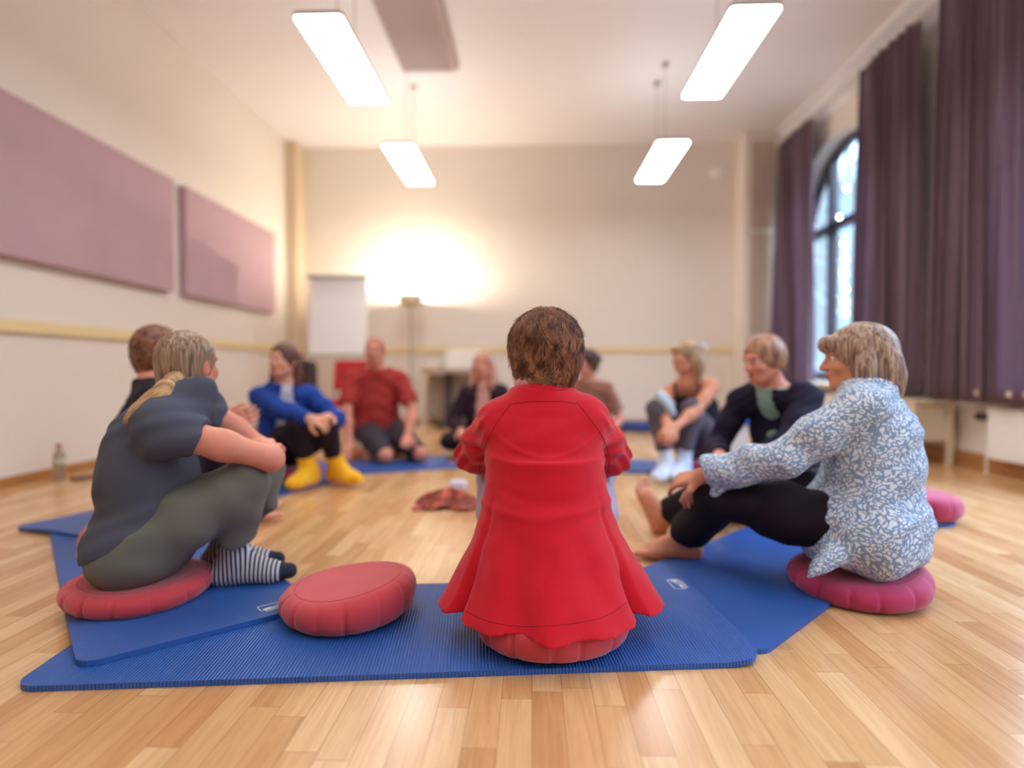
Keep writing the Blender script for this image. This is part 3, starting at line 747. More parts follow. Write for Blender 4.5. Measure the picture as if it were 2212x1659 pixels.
# outside: bare tree with lamps
def string_lamps():
    # bulbs on a pole outside, seen as round spots of light through the window's middle light
    ps = [(1829, 407, 1), (1812, 470, 0.6), (1824, 527, 6), (1826, 560, 2.2), (1823, 590, 8), (1806, 593, 2), (1826, 625, 2), (1824, 652, 5), (1805, 659, 2), (1826, 676, 3)]
    for k, (x, y, s_) in enumerate(ps):
        q = W(x, y, 13.0)
        b = MB().lathe([(0.004, -0.03), (0.024, -0.018), (0.03, 0), (0.024, 0.018), (0.006, 0.03), (0.006, 0.05)], seg=12)
        o = b.build('lamp_bulb', emis('outdoor_bulb_glow', (0.92, 0.97, 1, 1), 45 * s_), smooth=True); o.location = q
        tag(o, 'small bright outdoor bulb hanging in the tree across the street', 'light bulb', 'bulbs outside the arched window')
    t = thing('bare_tree', 'bare tree outside the arched window holding small lamps', 'tree', tuple(W(1823, 600, 13.2)[:2]) + (-3.2,))
    rnd = random.Random(3); b = MB(); b.tube([(0, 0, 0), (0.05, 0, 3), (0, 0, 6), (0.1, 0, 9.5)], [0.14, 0.11, 0.07, 0.02], 8); b.build('trunk', 'bark', t)
    b = MB()
    for k in range(60):
        z = 2.5 + k * 0.11; a = rnd.random() * 6.28; L = 1.6 - z * 0.1
        b.tube([(0.03, 0, z), (L * .5 * math.cos(a), L * .5 * math.sin(a), z + 0.35), (L * math.cos(a), L * math.sin(a), z + 0.9)], [0.02, 0.012, 0.004], 5)
    b.build('branches', 'bark', t)
MT['bark'] = mat('pale_bark', srgb(120, 140, 150), 0.9)
string_lamps()

# ------------------------------------------------------------------ figure modelling: distance fields meshed by surface nets
class Grid:
    def __init__(s, lo, hi, vox):
        s.v = vox; s.lo = np.array(lo, float); s.n = np.ceil((np.array(hi) - s.lo) / vox).astype(int) + 1
        s.ax = [(s.lo[i] + vox * np.arange(s.n[i])).astype(np.float32) for i in range(3)]
    def new(s): return np.full(tuple(s.n), 1.0, np.float32)
    def sub(s, lo, hi):
        a = np.clip(np.floor((np.array(lo) - s.lo) / s.v).astype(int), 0, s.n); b = np.clip(np.ceil((np.array(hi) - s.lo) / s.v).astype(int) + 1, 0, s.n)
        sl = tuple(slice(a[i], b[i]) for i in range(3))
        X = s.ax[0][sl[0]][:, None, None]; Y = s.ax[1][sl[1]][None, :, None]; Z = s.ax[2][sl[2]][None, None, :]
        return sl, X, Y, Z
    def xyz(s): return s.ax[0][:, None, None], s.ax[1][None, :, None], s.ax[2][None, None, :]
def smin(a, b, k):
    if k <= 0: return np.minimum(a, b)
    h = np.maximum(k - np.abs(a - b), 0) / k
    return np.minimum(a, b) - h * h * k * 0.25
def cone(G, F, a, b, ra, rb, k=0.02):
    a, b = np.array(a, float), np.array(b, float); m = max(ra, rb) + max(k, 4 * G.v)
    sl, X, Y, Z = G.sub(np.minimum(a, b) - m, np.maximum(a, b) + m)
    if F[sl].size == 0: return
    d = b - a; L2 = max(float(d @ d), 1e-9)
    t = np.clip(((X - a[0]) * d[0] + (Y - a[1]) * d[1] + (Z - a[2]) * d[2]) / L2, 0, 1)
    D = np.sqrt((X - a[0] - t * d[0]) ** 2 + (Y - a[1] - t * d[1]) ** 2 + (Z - a[2] - t * d[2]) ** 2) - (ra + (rb - ra) * t)
    F[sl] = smin(F[sl], D, k)
def ell(G, F, c, r, M=None, k=0.02, sub=False):
    """M rows = local axes"""
    c = np.array(c, float); r = np.array(r, float); M = np.eye(3) if M is None else np.array(M)
    m = float(max(r)) + max(k, 4 * G.v); sl, X, Y, Z = G.sub(c - m, c + m)
    if F[sl].size == 0: return
    q = [(X - c[0]) * M[i][0] + (Y - c[1]) * M[i][1] + (Z - c[2]) * M[i][2] for i in range(3)]
    k0 = np.sqrt(sum((q[i] / r[i]) ** 2 for i in range(3))); k1 = np.sqrt(sum((q[i] / r[i] ** 2) ** 2 for i in range(3))) + 1e-6
    D = k0 * (k0 - 1) / k1
    if sub: F[sl] = -smin(-F[sl], D, k)
    else: F[sl] = smin(F[sl], D, k)
def chain(G, F, pts, rads, k=0.02):
    for i in range(len(pts) - 1): cone(G, F, pts[i], pts[i + 1], rads[i], rads[i + 1], k)
def cutp(G, F, p, n, k=0.0):
    """remove what lies on the side n points to"""
    X, Y, Z = G.xyz(); D = (X - p[0]) * n[0] + (Y - p[1]) * n[1] + (Z - p[2]) * n[2]
    return -smin(-F, -D.astype(np.float32), k) if k else np.maximum(F, D.astype(np.float32))
def curve_pts(pts, n=12):
    """Catmull-Rom through pts"""
    P = [np.array(p, float) for p in pts]; P = [2 * P[0] - P[1]] + P + [2 * P[-1] - P[-2]]; out = []
    for i in range(1, len(P) - 2):
        for t in np.linspace(0, 1, n, endpoint=False):
            out.append(0.5 * ((2 * P[i]) + (-P[i - 1] + P[i + 1]) * t + (2 * P[i - 1] - 5 * P[i] + 4 * P[i + 1] - P[i + 2]) * t * t + (-P[i - 1] + 3 * P[i] - 3 * P[i + 1] + P[i + 2]) * t ** 3))
    out.append(P[-2]); return out
def net(G, F, name, m, parent=None, relax=1):
    S = F < 0
    c = np.zeros(tuple(G.n - 1), np.int8)
    for i in (0, 1):
        for j in (0, 1):
            for k in (0, 1): c += S[i:G.n[0] - 1 + i, j:G.n[1] - 1 + j, k:G.n[2] - 1 + k]
    act = (c > 0) & (c < 8); idx = np.argwhere(act)
    if len(idx) == 0: return None
    ids = np.full(act.shape, -1, np.int64); ids[act] = np.arange(len(idx))
    cor = {}
    for i in (0, 1):
        for j in (0, 1):
            for k in (0, 1): cor[(i, j, k)] = F[idx[:, 0] + i, idx[:, 1] + j, idx[:, 2] + k]
    acc = np.zeros((len(idx), 3)); cnt = np.zeros(len(idx))
    for a in range(3):
        o = [x for x in range(3) if x != a]
        for u in (0, 1):
            for v in (0, 1):
                p = [0, 0, 0]; p[o[0]] = u; p[o[1]] = v; q = list(p); q[a] = 1
                f0, f1 = cor[tuple(p)], cor[tuple(q)]; mk = (f0 < 0) != (f1 < 0)
                t = np.where(mk, f0 / np.where(mk, f0 - f1, 1), 0)
                pt = np.zeros((len(idx), 3)); pt[:, o[0]] = u; pt[:, o[1]] = v; pt[:, a] = t
                acc += pt * mk[:, None]; cnt += mk
    vert = (idx + acc / cnt[:, None]) * G.v + G.lo
    quads = []
    for a in range(3):
        o = [x for x in range(3) if x != a]
        sA = [slice(1, -1)] * 3; sA[a] = slice(0, -1); sB = list(sA); sB[a] = slice(1, None)
        A = S[tuple(sA)]; B = S[tuple(sB)]; e = np.argwhere(A != B)
        if len(e) == 0: continue
        base = e.copy(); base[:, o[0]] += 1; base[:, o[1]] += 1
        inside = A[e[:, 0], e[:, 1], e[:, 2]]
        def cell(du, dv):
            q = base.copy(); q[:, o[0]] -= du; q[:, o[1]] -= dv; return ids[q[:, 0], q[:, 1], q[:, 2]]
        q = np.stack([cell(1, 1), cell(0, 1), cell(0, 0), cell(1, 0)], 1)
        fl = inside if a != 1 else ~inside
        q[~fl] = q[~fl][:, ::-1]; quads.append(q)
    Q = np.concatenate(quads); Q = Q[(Q >= 0).all(1)]
    for _ in range(relax):       # light smoothing over the quad edges
        s_ = np.zeros_like(vert); n_ = np.zeros(len(vert))
        for i in range(4):
            a_, b_ = Q[:, i], Q[:, (i + 1) % 4]
            for ax in range(3): s_[:, ax] += np.bincount(a_, vert[b_, ax], len(vert)) + np.bincount(b_, vert[a_, ax], len(vert))
            n_ += np.bincount(a_, minlength=len(vert)) + np.bincount(b_, minlength=len(vert))
        vert = 0.5 * vert + 0.5 * s_ / np.maximum(n_, 1)[:, None]
    me = bpy.data.meshes.new(name)
    me.vertices.add(len(vert)); me.vertices.foreach_set('co', vert.astype(np.float32).ravel())
    me.loops.add(len(Q) * 4); me.loops.foreach_set('vertex_index', Q.astype(np.int32).ravel())
    me.polygons.add(len(Q)); me.polygons.foreach_set('loop_start', np.arange(0, len(Q) * 4, 4, dtype=np.int32))
    me.update(calc_edges=True); me.shade_smooth()
    o = link(name, me, m)
    if parent is not None:
        o.parent = parent; me.transform(Matrix.Translation(-Vector(parent.location)))
    return o

def ik(a, t, l1, l2, hint):
    a, t = np.array(a, float), np.array(t, float); d = t - a; L = np.linalg.norm(d); u = d / L
    if L > (l1 + l2) * 0.995: L = (l1 + l2) * 0.995; t = a + u * L
    x = (l1 * l1 - l2 * l2 + L * L) / (2 * L); h = math.sqrt(max(l1 * l1 - x * x, 0))
    w_ = np.array(hint, float) - a; w_ = w_ - u * (w_ @ u); w_ = nrm(w_)
    return a + u * x + w_ * h, t

def frame(f, up=(0, 0, 1)):
    f = nrm(f); r = nrm(np.cross(f, up)); u = np.cross(r, f); return r, f, u

class Person:
    def __init__(s, label, pel, chest, neck, head, face, up=(0, 0, 1), bodydir=(0, 1, 0), pelvdir=None, sc=1.0, sw=0.17, hand=None, foot=None,
                 bulk=1.0, vox=0.006, shdrop=0.062, twist=0.0, gap=1.0):
        s.sc = sc; s.vox = vox; s.bulk = bulk
        s.pel, s.chest, s.neck, s.head = map(lambda p: np.array(p, float), (pel, chest, neck, head))
        s.wst = (s.pel * 0.55 + s.chest * 0.45)
        s.bf = nrm(bodydir); s.pf = nrm(pelvdir if pelvdir is not None else bodydir)
        spine = nrm(s.neck - s.chest); s.bR = nrm(np.cross(s.bf, spine)); s.bU = np.cross(s.bR, s.bf)
        s.pR = nrm(np.cross(s.pf, (0, 0, 1)))
        s.hR, s.hF, s.hU = frame(face, up)
        s.sh = {e: s.neck + s.bR * e * sw * sc - spine * shdrop * sc for e in (-1, 1)}
        s.hip = {e: s.pel + s.pR * e * 0.088 * sc for e in (-1, 1)}
        s.la, s.lf, s.lt, s.ls = 0.275 * sc, 0.245 * sc, 0.41 * sc, 0.40 * sc
        s.el, s.wr, s.kn, s.an, s.hd, s.ft = {}, {}, {}, {}, {}, {}
        s.root = thing('person', label, 'person', (s.pel[0], s.pel[1], 0.0))
    def arm(s, e, wrist, hint, fdir=None, pn=(0, 0, -1), curl=0.5, elbow=None):
        if elbow is not None: s.el[e], s.wr[e] = np.array(elbow, float), np.array(wrist, float)
        else: s.el[e], s.wr[e] = ik(s.sh[e], wrist, s.la, s.lf, hint)
        fd = nrm(fdir) if fdir is not None else nrm(s.wr[e] - s.el[e]); s.hd[e] = (fd, nrm(pn), curl); return s
    def leg(s, e, ankle, hint, toe=None, knee=None, pitch=0.0):
        if knee is not None: s.kn[e], s.an[e] = np.array(knee, float), np.array(ankle, float)
        else: s.kn[e], s.an[e] = ik(s.hip[e], ankle, s.lt, s.ls, hint)
        s.ft[e] = nrm(toe if toe is not None else s.pf); return s
    def bounds(s, m=0.22):
        P = [s.pel, s.chest, s.neck, s.head + s.hU * 0.12, s.head - s.hU * .1] + [v for d in (s.sh, s.el, s.wr, s.hip, s.kn, s.an) for v in d.values()]
        for e in s.hd: P.append(s.wr[e] + s.hd[e][0] * 0.17)
        for e in s.ft: P.append(s.an[e] + s.ft[e] * 0.15)
        P = np.array(P); return P.min(0) - m, P.max(0) + m
    # --- fields
    def f_torso(s, G, F, inf=0.0, k=0.06):
        b = s.bulk; sc = s.sc
        pm = np.array([s.pR, s.pf, np.cross(s.pR, s.pf)]); cm = np.array([s.bR, s.bf, s.bU])
        tm = np.array([nrm(s.bR + s.pR), nrm(s.bf + s.pf), (0, 0, 1)])
        ell(G, F, s.pel + V(0, 0, 0.01), (V(0.165, 0.125, 0.115) * sc * b + inf), pm, k)
        ell(G, F, s.wst, (V(0.138, 0.108, 0.16) * sc * b + inf), tm, k)
        ell(G, F, s.chest, (V(0.152, 0.108, 0.165) * sc * (b * 0.6 + 0.4) + inf), cm, k)
        mid = (s.sh[1] + s.sh[-1]) / 2
        for e in (-1, 1): cone(G, F, s.sh[e] * 0.92 + mid * 0.08, mid + s.bU * 0.0, 0.045 * sc + inf, 0.052 * sc + inf, k)
        for e in (-1, 1): cone(G, F, s.sh[e] * 0.75 + mid * 0.25, s.neck + s.bU * 0.02, 0.04 * sc + inf, 0.045 * sc + inf, k)
        for e in (-1, 1): ell(G, F, s.hip[e] - s.pf * 0.04 * sc - V(0, 0, 0.02), V(0.09, 0.09, 0.09) * sc * b + inf, None, 0.04)
    def f_arm(s, G, F, e, inf=0.0, t0=0.0, t1=2.0, k=0.03, cuff=0.0):
        sc = s.sc; S, E, Wr = s.sh[e], s.el[e], s.wr[e]; bk = (s.bulk + 1) / 2
        if t1 <= 1.0:
            Pt = S + (E - S) * t1; cone(G, F, S, Pt, 0.05 * sc * bk + inf, 0.042 * sc * bk + inf + cuff, k); return Pt
        chain(G, F, [S, S * .45 + E * .55, E], [0.048 * sc * bk + inf, 0.043 * sc * bk + inf, 0.036 * sc + inf], k)
        t = t1 - 1; Pt = E + (Wr - E) * t
        chain(G, F, [E, E * .65 + Pt * .35, Pt], [0.036 * sc + inf, 0.038 * sc + inf, (0.038 + (0.025 - 0.038) * t) * sc + inf + cuff], k); return Pt
    def f_leg(s, G, F, e, inf=0.0, t1=2.0, k=0.04, flare=0.0):
        sc = s.sc; b = (s.bulk + 1) / 2; H, K, A = s.hip[e], s.kn[e], s.an[e]
        chain(G, F, [H, H * .5 + K * .5, K], [0.088 * sc * b + inf, 0.074 * sc * b + inf, 0.056 * sc + inf], k)
        if t1 > 1:
            t = t1 - 1; E = K + (A - K) * t; M_ = K * .65 + E * .35 - nrm(np.cross(np.cross(A - K, H - K), A - K)) * -0.012
            chain(G, F, [K, M_, E], [0.054 * sc + inf, 0.056 * sc + inf, (0.052 + (0.036 - 0.052) * t) * sc + inf + flare], k); return E
        return K
    def f_foot(s, G, F, e, inf=0.0, toes=True, k=0.02):
        sc = s.sc; A = s.an[e]; f = s.ft[e]; r = nrm(np.cross(f, nrm(s.kn[e] - A) if abs(f[2]) > 0.5 else (0, 0, 1))); u = np.cross(r, f)
        O = A - u * 0.045 * sc
        heel = O - f * 0.035 * sc - u * 0.0 * sc; ball = O + f * 0.125 * sc - u * 0.008 * sc
        cone(G, F, A, heel, 0.036 * sc + inf, 0.031 * sc + inf, 0.03)
        cone(G, F, A + f * 0.01, ball + u * 0.012, 0.037 * sc + inf, 0.022 * sc + inf, 0.03)
        for q in (-1, 1): cone(G, F, heel, ball + r * q * 0.026 * sc, 0.03 * sc + inf, 0.022 * sc + inf, 0.025)
        if toes:
            for q in range(5):
                x = (q - 2) * 0.0175 * sc * (1); ln = (0.062, 0.06, 0.055, 0.048, 0.04)[q if e < 0 else q] * sc
                x *= e; rr = (0.0135 if q == 0 else 0.0095) * sc if True else 0
                cone(G, F, ball - r * x, ball - r * x * 1.05 + f * ln - u * 0.004, 0.013 * sc, rr, 0.006)
        else: cone(G, F, ball + r * 0.018 * sc, ball + f * 0.06 * sc + r * .004, 0.022 * sc + inf, 0.016 * sc + inf, 0.02); cone(G, F, ball - r * 0.018 * sc, ball + f * 0.055 * sc - r * .01, 0.022 * sc + inf, 0.016 * sc + inf, 0.02)
    def f_hand(s, G, F, e, inf=0.0):
        sc = s.sc * 0.97; fd, pn, curl = s.hd[e]; pn = nrm(pn - fd * (pn @ fd)); side = np.cross(fd, pn) * e * -1    # thumb side
        w0 = s.wr[e]; fore = nrm(s.wr[e] - s.el[e])
        cone(G, F, w0 - fore * 0.03, w0 + fd * 0.02, 0.024 * sc, 0.025 * sc, 0.02)
        for q in (-1.5, -0.5, 0.5, 1.5):
            cone(G, F, w0 + fd * 0.012 * sc + side * q * 0.012 * sc, w0 + fd * 0.088 * sc + side * q * 0.0195 * sc, 0.0165 * sc, 0.0125 * sc, 0.012)
        for i, q in enumerate((1.5, 0.5, -0.5, -1.5)):
            L = (0.070, 0.079, 0.073, 0.058)[i] * sc; p = w0 + fd * 0.088 * sc + side * q * 0.0205 * sc; a = 0.0
            cu = curl * (0.85 + 0.12 * i); rr = 0.0092 * sc
            for j, fr in enumerate((0.45, 0.31, 0.24)):
                a += cu * (0.7, 0.9, 0.6)[j]; d = nrm(fd * math.cos(a) + pn * math.sin(a) + side * q * 0.03); q2 = p + d * L * fr
                cone(G, F, p, q2, rr, rr * 0.92, 0.004); p = q2; rr *= 0.92
        p = w0 + fd * 0.022 * sc + side * 0.026 * sc + pn * 0.006
        a1 = p + (fd * 0.6 + side * 0.7 + pn * 0.25) * 0.04 * sc; a2 = a1 + nrm(fd * 0.85 + side * 0.25 + pn * (0.3 + curl * .5)) * 0.032 * sc; a3 = a2 + nrm(fd * 0.9 - side * 0.05 + pn * (0.3 + curl * .7)) * 0.026 * sc
        chain(G, F, [p, a1, a2, a3], [0.0165 * sc, 0.0125 * sc, 0.0108 * sc, 0.0088 * sc], 0.008)
    def hp(s, x, y, z): return s.head + (s.hR * x + s.hF * y + s.hU * z) * s.sc_h
    sc_h = 1.0; gm = 0.24
    def f_head(s, G, F):
        M = np.array([s.hR, s.hF, s.hU]); h = s.hp; q = s.sc_h
        ell(G, F, h(0, -0.012, 0.03), V(0.074, 0.095, 0.084) * q, M, 0.02)
        ell(G, F, h(0, 0.032, -0.022), V(0.058, 0.062, 0.082) * q, M, 0.03)
        ell(G, F, h(0, 0.062, -0.083), V(0.024, 0.022, 0.02) * q, M, 0.03)
        for e in (-1, 1):
            cone(G, F, h(e * 0.05, 0.0, -0.05), h(e * 0.022, 0.062, -0.082), 0.018, 0.015, 0.03)
            ell(G, F, h(e * 0.036, 0.066, -0.022), V(0.022, 0.02, 0.018) * q, M, 0.02)
        ell(G, F, h(0, 0.085, 0.030), V(0.05, 0.014, 0.011) * q, M, 0.02)
        for e in (-1, 1): ell(G, F, h(e * 0.031, 0.100, 0.010), V(0.019, 0.016, 0.012) * q, M, 0.012, sub=True)
        cone(G, F, h(0, 0.088, 0.016), h(0, 0.111, -0.020), 0.008 * q, 0.0115 * q, 0.012)
        for e in (-1, 1): ell(G, F, h(e * 0.012, 0.1, -0.024), V(0.008, 0.009, 0.007) * q, M, 0.008)
        ell(G, F, h(0, 0.092, -0.046), V(0.024, 0.010, 0.006) * q, M, 0.008)
        ell(G, F, h(0, 0.090, -0.057), V(0.02, 0.010, 0.007) * q, M, 0.008)
        for e in (-1, 1):
            ell(G, F, h(e * 0.079, -0.008, -0.002), V(0.009, 0.019, 0.031) * q, M, 0.006)
            ell(G, F, h(e * 0.088, -0.002, 0.0), V(0.006, 0.010, 0.018) * q, M, 0.004, sub=True)
        chain(G, F, [s.neck - s.bU * 0.02, (s.neck + h(0, -0.03, -0.05)) / 2, h(0, -0.022, -0.04)], [0.06 * s.sc, 0.05 * s.sc, 0.052 * s.sc], 0.03)
    def body(s, m, feet=(-1, 1), toes=True, sunk=0.004):
        lo, hi = s.bounds(0.2); G = Grid(lo, hi, s.vox); F = G.new()
        s.f_torso(G, F, 0.0)
        for e in (-1, 1):
            if e in s.el: s.f_arm(G, F, e); s.f_hand(G, F, e)
            if e in s.kn: s.f_leg(G, F, e, -0.004)
            if e in s.kn and e in feet: s.f_foot(G, F, e, 0, toes)
        s.f_head(G, F)
        o = net(G, F, 'body', m, s.root); return o
    def eyes(s, iris='iris_brown'):
        for e in (-1, 1):
            o = None
            for nm, r_, y_, z_, m_ in (('eye', 0.0108, 0.079, 0.010, 'eyewhite'), ('iris', 0.0062, 0.0848, 0.0095, iris)):
                b = MB(); q = Vector(s.hp(e * 0.031, y_, z_)) - Vector(s.root.location)
                r = bmesh.ops.create_uvsphere(b.bm, u_segments=20, v_segments=14, radius=r_ * s.sc_h)
                bmesh.ops.transform(b.bm, matrix=Matrix.Translation(q), verts=r['verts'])
                k = b.build(nm, m_, o or s.root, smooth=True); o = o or k
    def brows_lips(s, bm_='hair_brown', lips='lips'):
        G = Grid(s.head - 0.16, s.head + 0.16, 0.0035); F = G.new(); h = s.hp
        for e in (-1, 1): F = G.new(); chain(G, F, [h(e * 0.015, 0.0985, 0.0295), h(e * 0.032, 0.0975, 0.034), h(e * 0.047, 0.083, 0.030)], [0.0036, 0.004, 0.003], 0.002); net(G, F, 'eyebrow', bm_, s.root)
        F = G.new(); M = np.array([s.hR, s.hF, s.hU])
        ell(G, F, h(0, 0.0955, -0.0465), V(0.022, 0.0092, 0.0052), M, 0.002); ell(G, F, h(0, 0.094, -0.0565), V(0.018, 0.0092, 0.006), M, 0.002)
        net(G, F, 'lips', lips, s.root)
    def hair_cap(s, m, inf=0.014, front=0.03, low=-0.06, vol=(0, 0, 0), groove=0.0, gf=40, extra=None, name='hair', vox=None, fringe=None, lump=0.0, facecut=(0.072, 0.10, 0.10), axis=None):
        """cap of hair over the skull, opened for the face"""
        vox = vox or s.vox * 0.8; P = [s.head + V(-.2, -.2, -.2), s.head + V(.2, .2, .2)]
        if extra: P += [np.array(p) + q * 0.06 for ch in extra for p in ch[0] for q in (-1, 1)]
        P = np.array(P); G = Grid(P.min(0), P.max(0), vox); F = G.new(); M = np.array([s.hR, s.hF, s.hU]); h = s.hp; q = s.sc_h
        ell(G, F, h(0, -0.016, 0.032), (V(0.076, 0.097, 0.086) + inf + V(*vol)) * q, M, 0.01)
        ell(G, F, h(0, -0.035, low + 0.04), (V(0.066, 0.066, 0.07) + inf * 0.8) * q, M, 0.04)
        X, Y, Z = G.xyz()
        lx = (X - s.head[0]) * s.hR[0] + (Y - s.head[1]) * s.hR[1] + (Z - s.head[2]) * s.hR[2]
        ly = (X - s.head[0]) * s.hF[0] + (Y - s.head[1]) * s.hF[1] + (Z - s.head[2]) * s.hF[2]
        lz = (X - s.head[0]) * s.hU[0] + (Y - s.head[1]) * s.hU[1] + (Z - s.head[2]) * s.hU[2]
        # face opening
        c = (0, 0.105, -0.045); r = facecut
        D = (np.sqrt((lx / r[0]) ** 2 + ((ly - c[1]) / r[1]) ** 2 + ((lz - c[2]) / r[2]) ** 2) - 1) * min(r)
        F = np.maximum(F, -D)
        F = np.maximum(F, (low - lz) + 0.25 * (ly + 0.02))
        if extra:
            for pts, rads, k in ((e[0], e[1], e[2] if len(e) > 2 else 0.02) for e in extra): 
                cp = curve_pts(pts, 6); rr = np.interp(np.linspace(0, 1, len(cp)), np.linspace(0, 1, len(rads)), rads); chain(G, F, cp, list(rr), k)
        if groove:
            if axis is None: ph = np.arctan2(lx, ly + 0.02) * gf + 2.0 * np.sin(lz * 60) + 1.5 * np.sin(lx * 90 + ly * 50)
            else: ph = ((X * axis[0] + Y * axis[1] + Z * axis[2]) * gf * 12 + 2 * np.sin(lz * 40 + lx * 20))
            F = F + (groove * np.sin(ph) + groove * 0.5 * np.sin(ph * 0.37 + 1)).astype(np.float32)
        if lump:
            F = F + (lump * np.sin(lx * 130 + 3 * np.sin(lz * 70)) * np.sin(lz * 110 + 2 * np.sin(ly * 80)) * np.cos(ly * 120 + lx * 50)).astype(np.float32)
        return net(G, F, name, m, s.root)
    def top(s, m, name='shirt', inf=0.012, sleeve='long', hemz=None, hem=None, k=0.05, wr=0.0025, wf=1.0, cuff=0.0, vneck=None, neck_r=0.062, low=-1, collar=0.0, seed=0, slen=None, extra=None, arms=(-1, 1), cuts=(), ainf=None, kk=0.03, nr=0.115):
        lo, hi = s.bounds(s.gm); G = Grid(lo, hi, s.vox); F = G.new(); s.f_torso(G, F, inf, k + 0.01)
        X, Y, Z = G.xyz()
        if hem is not None: F = cutp(G, F, hem[0], nrm(hem[1]))
        if vneck:      # open front: (half width at the neck, length)
            lx = (X - s.neck[0]) * s.bR[0] + (Y - s.neck[1]) * s.bR[1] + (Z - s.neck[2]) * s.bR[2]
            ly = (X - s.neck[0]) * s.bf[0] + (Y - s.neck[1]) * s.bf[1] + (Z - s.neck[2]) * s.bf[2]
            lz = (X - s.neck[0]) * s.bU[0] + (Y - s.neck[1]) * s.bU[1] + (Z - s.neck[2]) * s.bU[2]
            wv = vneck[0] + vneck[1] * (-lz)
            D = np.maximum(np.abs(lx) - np.maximum(wv, 0.004), -(ly - (0.0 + 0.0 * lz)) + 0.01); F = np.maximum(F, -D).astype(np.float32)
        t1 = slen if slen is not None else {'short': 0.55, 'long': 1.93, 'none': 0, '34': 1.6}[sleeve]
        for e in arms:
            if t1 > 0 and e in s.el:
                A = G.new(); Pt = s.f_arm(G, A, e, inf if ainf is None else ainf, t1=t1, cuff=cuff)
                d = nrm((s.el[e] - s.sh[e]) if t1 <= 1 else (s.wr[e] - s.el[e]))
                lim = ((X - Pt[0]) * d[0] + (Y - Pt[1]) * d[1] + (Z - Pt[2]) * d[2]); near = (np.sqrt((X - Pt[0]) ** 2 + (Y - Pt[1]) ** 2 + (Z - Pt[2]) ** 2) < 0.14)
                A = np.where(near, np.maximum(A, lim), A).astype(np.float32)
                F = smin(F, A, kk)
        # neck opening
        nk = s.neck + s.bU * 0.03; d = nrm(s.hp(0, -0.03, -0.05) - s.neck)
        hgt = ((X - nk[0]) * d[0] + (Y - nk[1]) * d[1] + (Z - nk[2]) * d[2])
        F = np.where(np.sqrt((X - nk[0]) ** 2 + (Y - nk[1]) ** 2 + (Z - nk[2]) ** 2) < nr, np.maximum(F, hgt - collar), F).astype(np.float32)
        if extra: F = extra(G, F)
        for p, n in cuts: F = cutp(G, F, p, nrm(n))
        if wr:
            a = seed * 1.7
            F = F + (wr * (np.sin(Z * 55 * wf + 3.2 * np.sin(X * 11 * wf + a) + 2 * np.sin(Y * 13 * wf + a)) + 0.6 * np.sin(Z * 95 * wf - X * 60 * wf + Y * 44 * wf + a + 2 * np.sin(Z * 21)))).astype(np.float32)
        return net(G, F, name, m, s.root)
    def pants(s, m, name='trousers', inf=0.012, t1=1.92, flare=0.0, wr=0.0025, waist=None, k=0.05, seed=0, cutz=None, extra=None, knees=0.0, wf=1.0):
        lo, hi = s.bounds(s.gm); G = Grid(lo, hi, s.vox); F = G.new(); X, Y, Z = G.xyz(); b = s.bulk; sc = s.sc
        pm = np.array([s.pR, s.pf, np.cross(s.pR, s.pf)])
        ell(G, F, s.pel + V(0, 0, 0.01), (V(0.165, 0.125, 0.115) * sc * b + inf), pm, k)
        ell(G, F, s.wst, (V(0.138, 0.108, 0.13) * sc * b + inf * .6), pm, k)
        for e in (-1, 1): ell(G, F, s.hip[e] - s.pf * 0.04 * sc - V(0, 0, 0.02), V(0.09, 0.09, 0.09) * sc * b + inf, None, 0.04)
        wp = waist if waist is not None else s.pel + V(0, 0, 0.10 * sc); F = cutp(G, F, wp, (0, 0, 1))
        for e in (-1, 1):
            if e not in s.kn: continue
            A = G.new(); E = s.f_leg(G, A, e, inf, t1=t1, flare=flare)
            d = nrm((s.an[e] - s.kn[e])) if t1 > 1 else nrm(s.kn[e] - s.hip[e])
            if t1 > 1 or True:
                lim = ((X - E[0]) * d[0] + (Y - E[1]) * d[1] + (Z - E[2]) * d[2]); near = (np.sqrt((X - E[0]) ** 2 + (Y - E[1]) ** 2 + (Z - E[2]) ** 2) < 0.13)
                A = np.where(near, np.maximum(A, lim), A).astype(np.float32)
            F = smin(F, A, 0.035)
        if extra: F = extra(G, F)
        if wr:
            a = seed
            F = F + (wr * (np.sin(X * 46 * wf + 3 * np.sin(Z * 14 + a) + 2 * np.sin(Y * 17 + a)) + 0.7 * np.sin(Z * 60 * wf + Y * 40 * wf + a))).astype(np.float32)
        return net(G, F, name, m, s.root)
    def socks(s, m, es=(-1, 1), name='sock', inf=0.005, up=0.11, boot=False):
        for e in es:
            P = np.array([s.an[e] - s.ft[e] * 0.1, s.an[e] + s.ft[e] * 0.24, s.an[e] + nrm(s.kn[e] - s.an[e]) * (up + .05)]); G = Grid(P.min(0) - 0.1, P.max(0) + 0.1, min(s.vox, 0.005)); F = G.new()
            s.f_foot(G, F, e, inf, toes=False); d = nrm(s.kn[e] - s.an[e]); T = s.an[e] + d * up
            A = G.new(); cone(G, A, s.an[e], T + d * 0.03, 0.036 * s.sc + inf, 0.042 * s.sc + inf, 0); A = cutp(G, A, T, d); F = smin(F, A, 0.03)
            net(G, F, name, m if not isinstance(m, dict) else m[e], s.root)

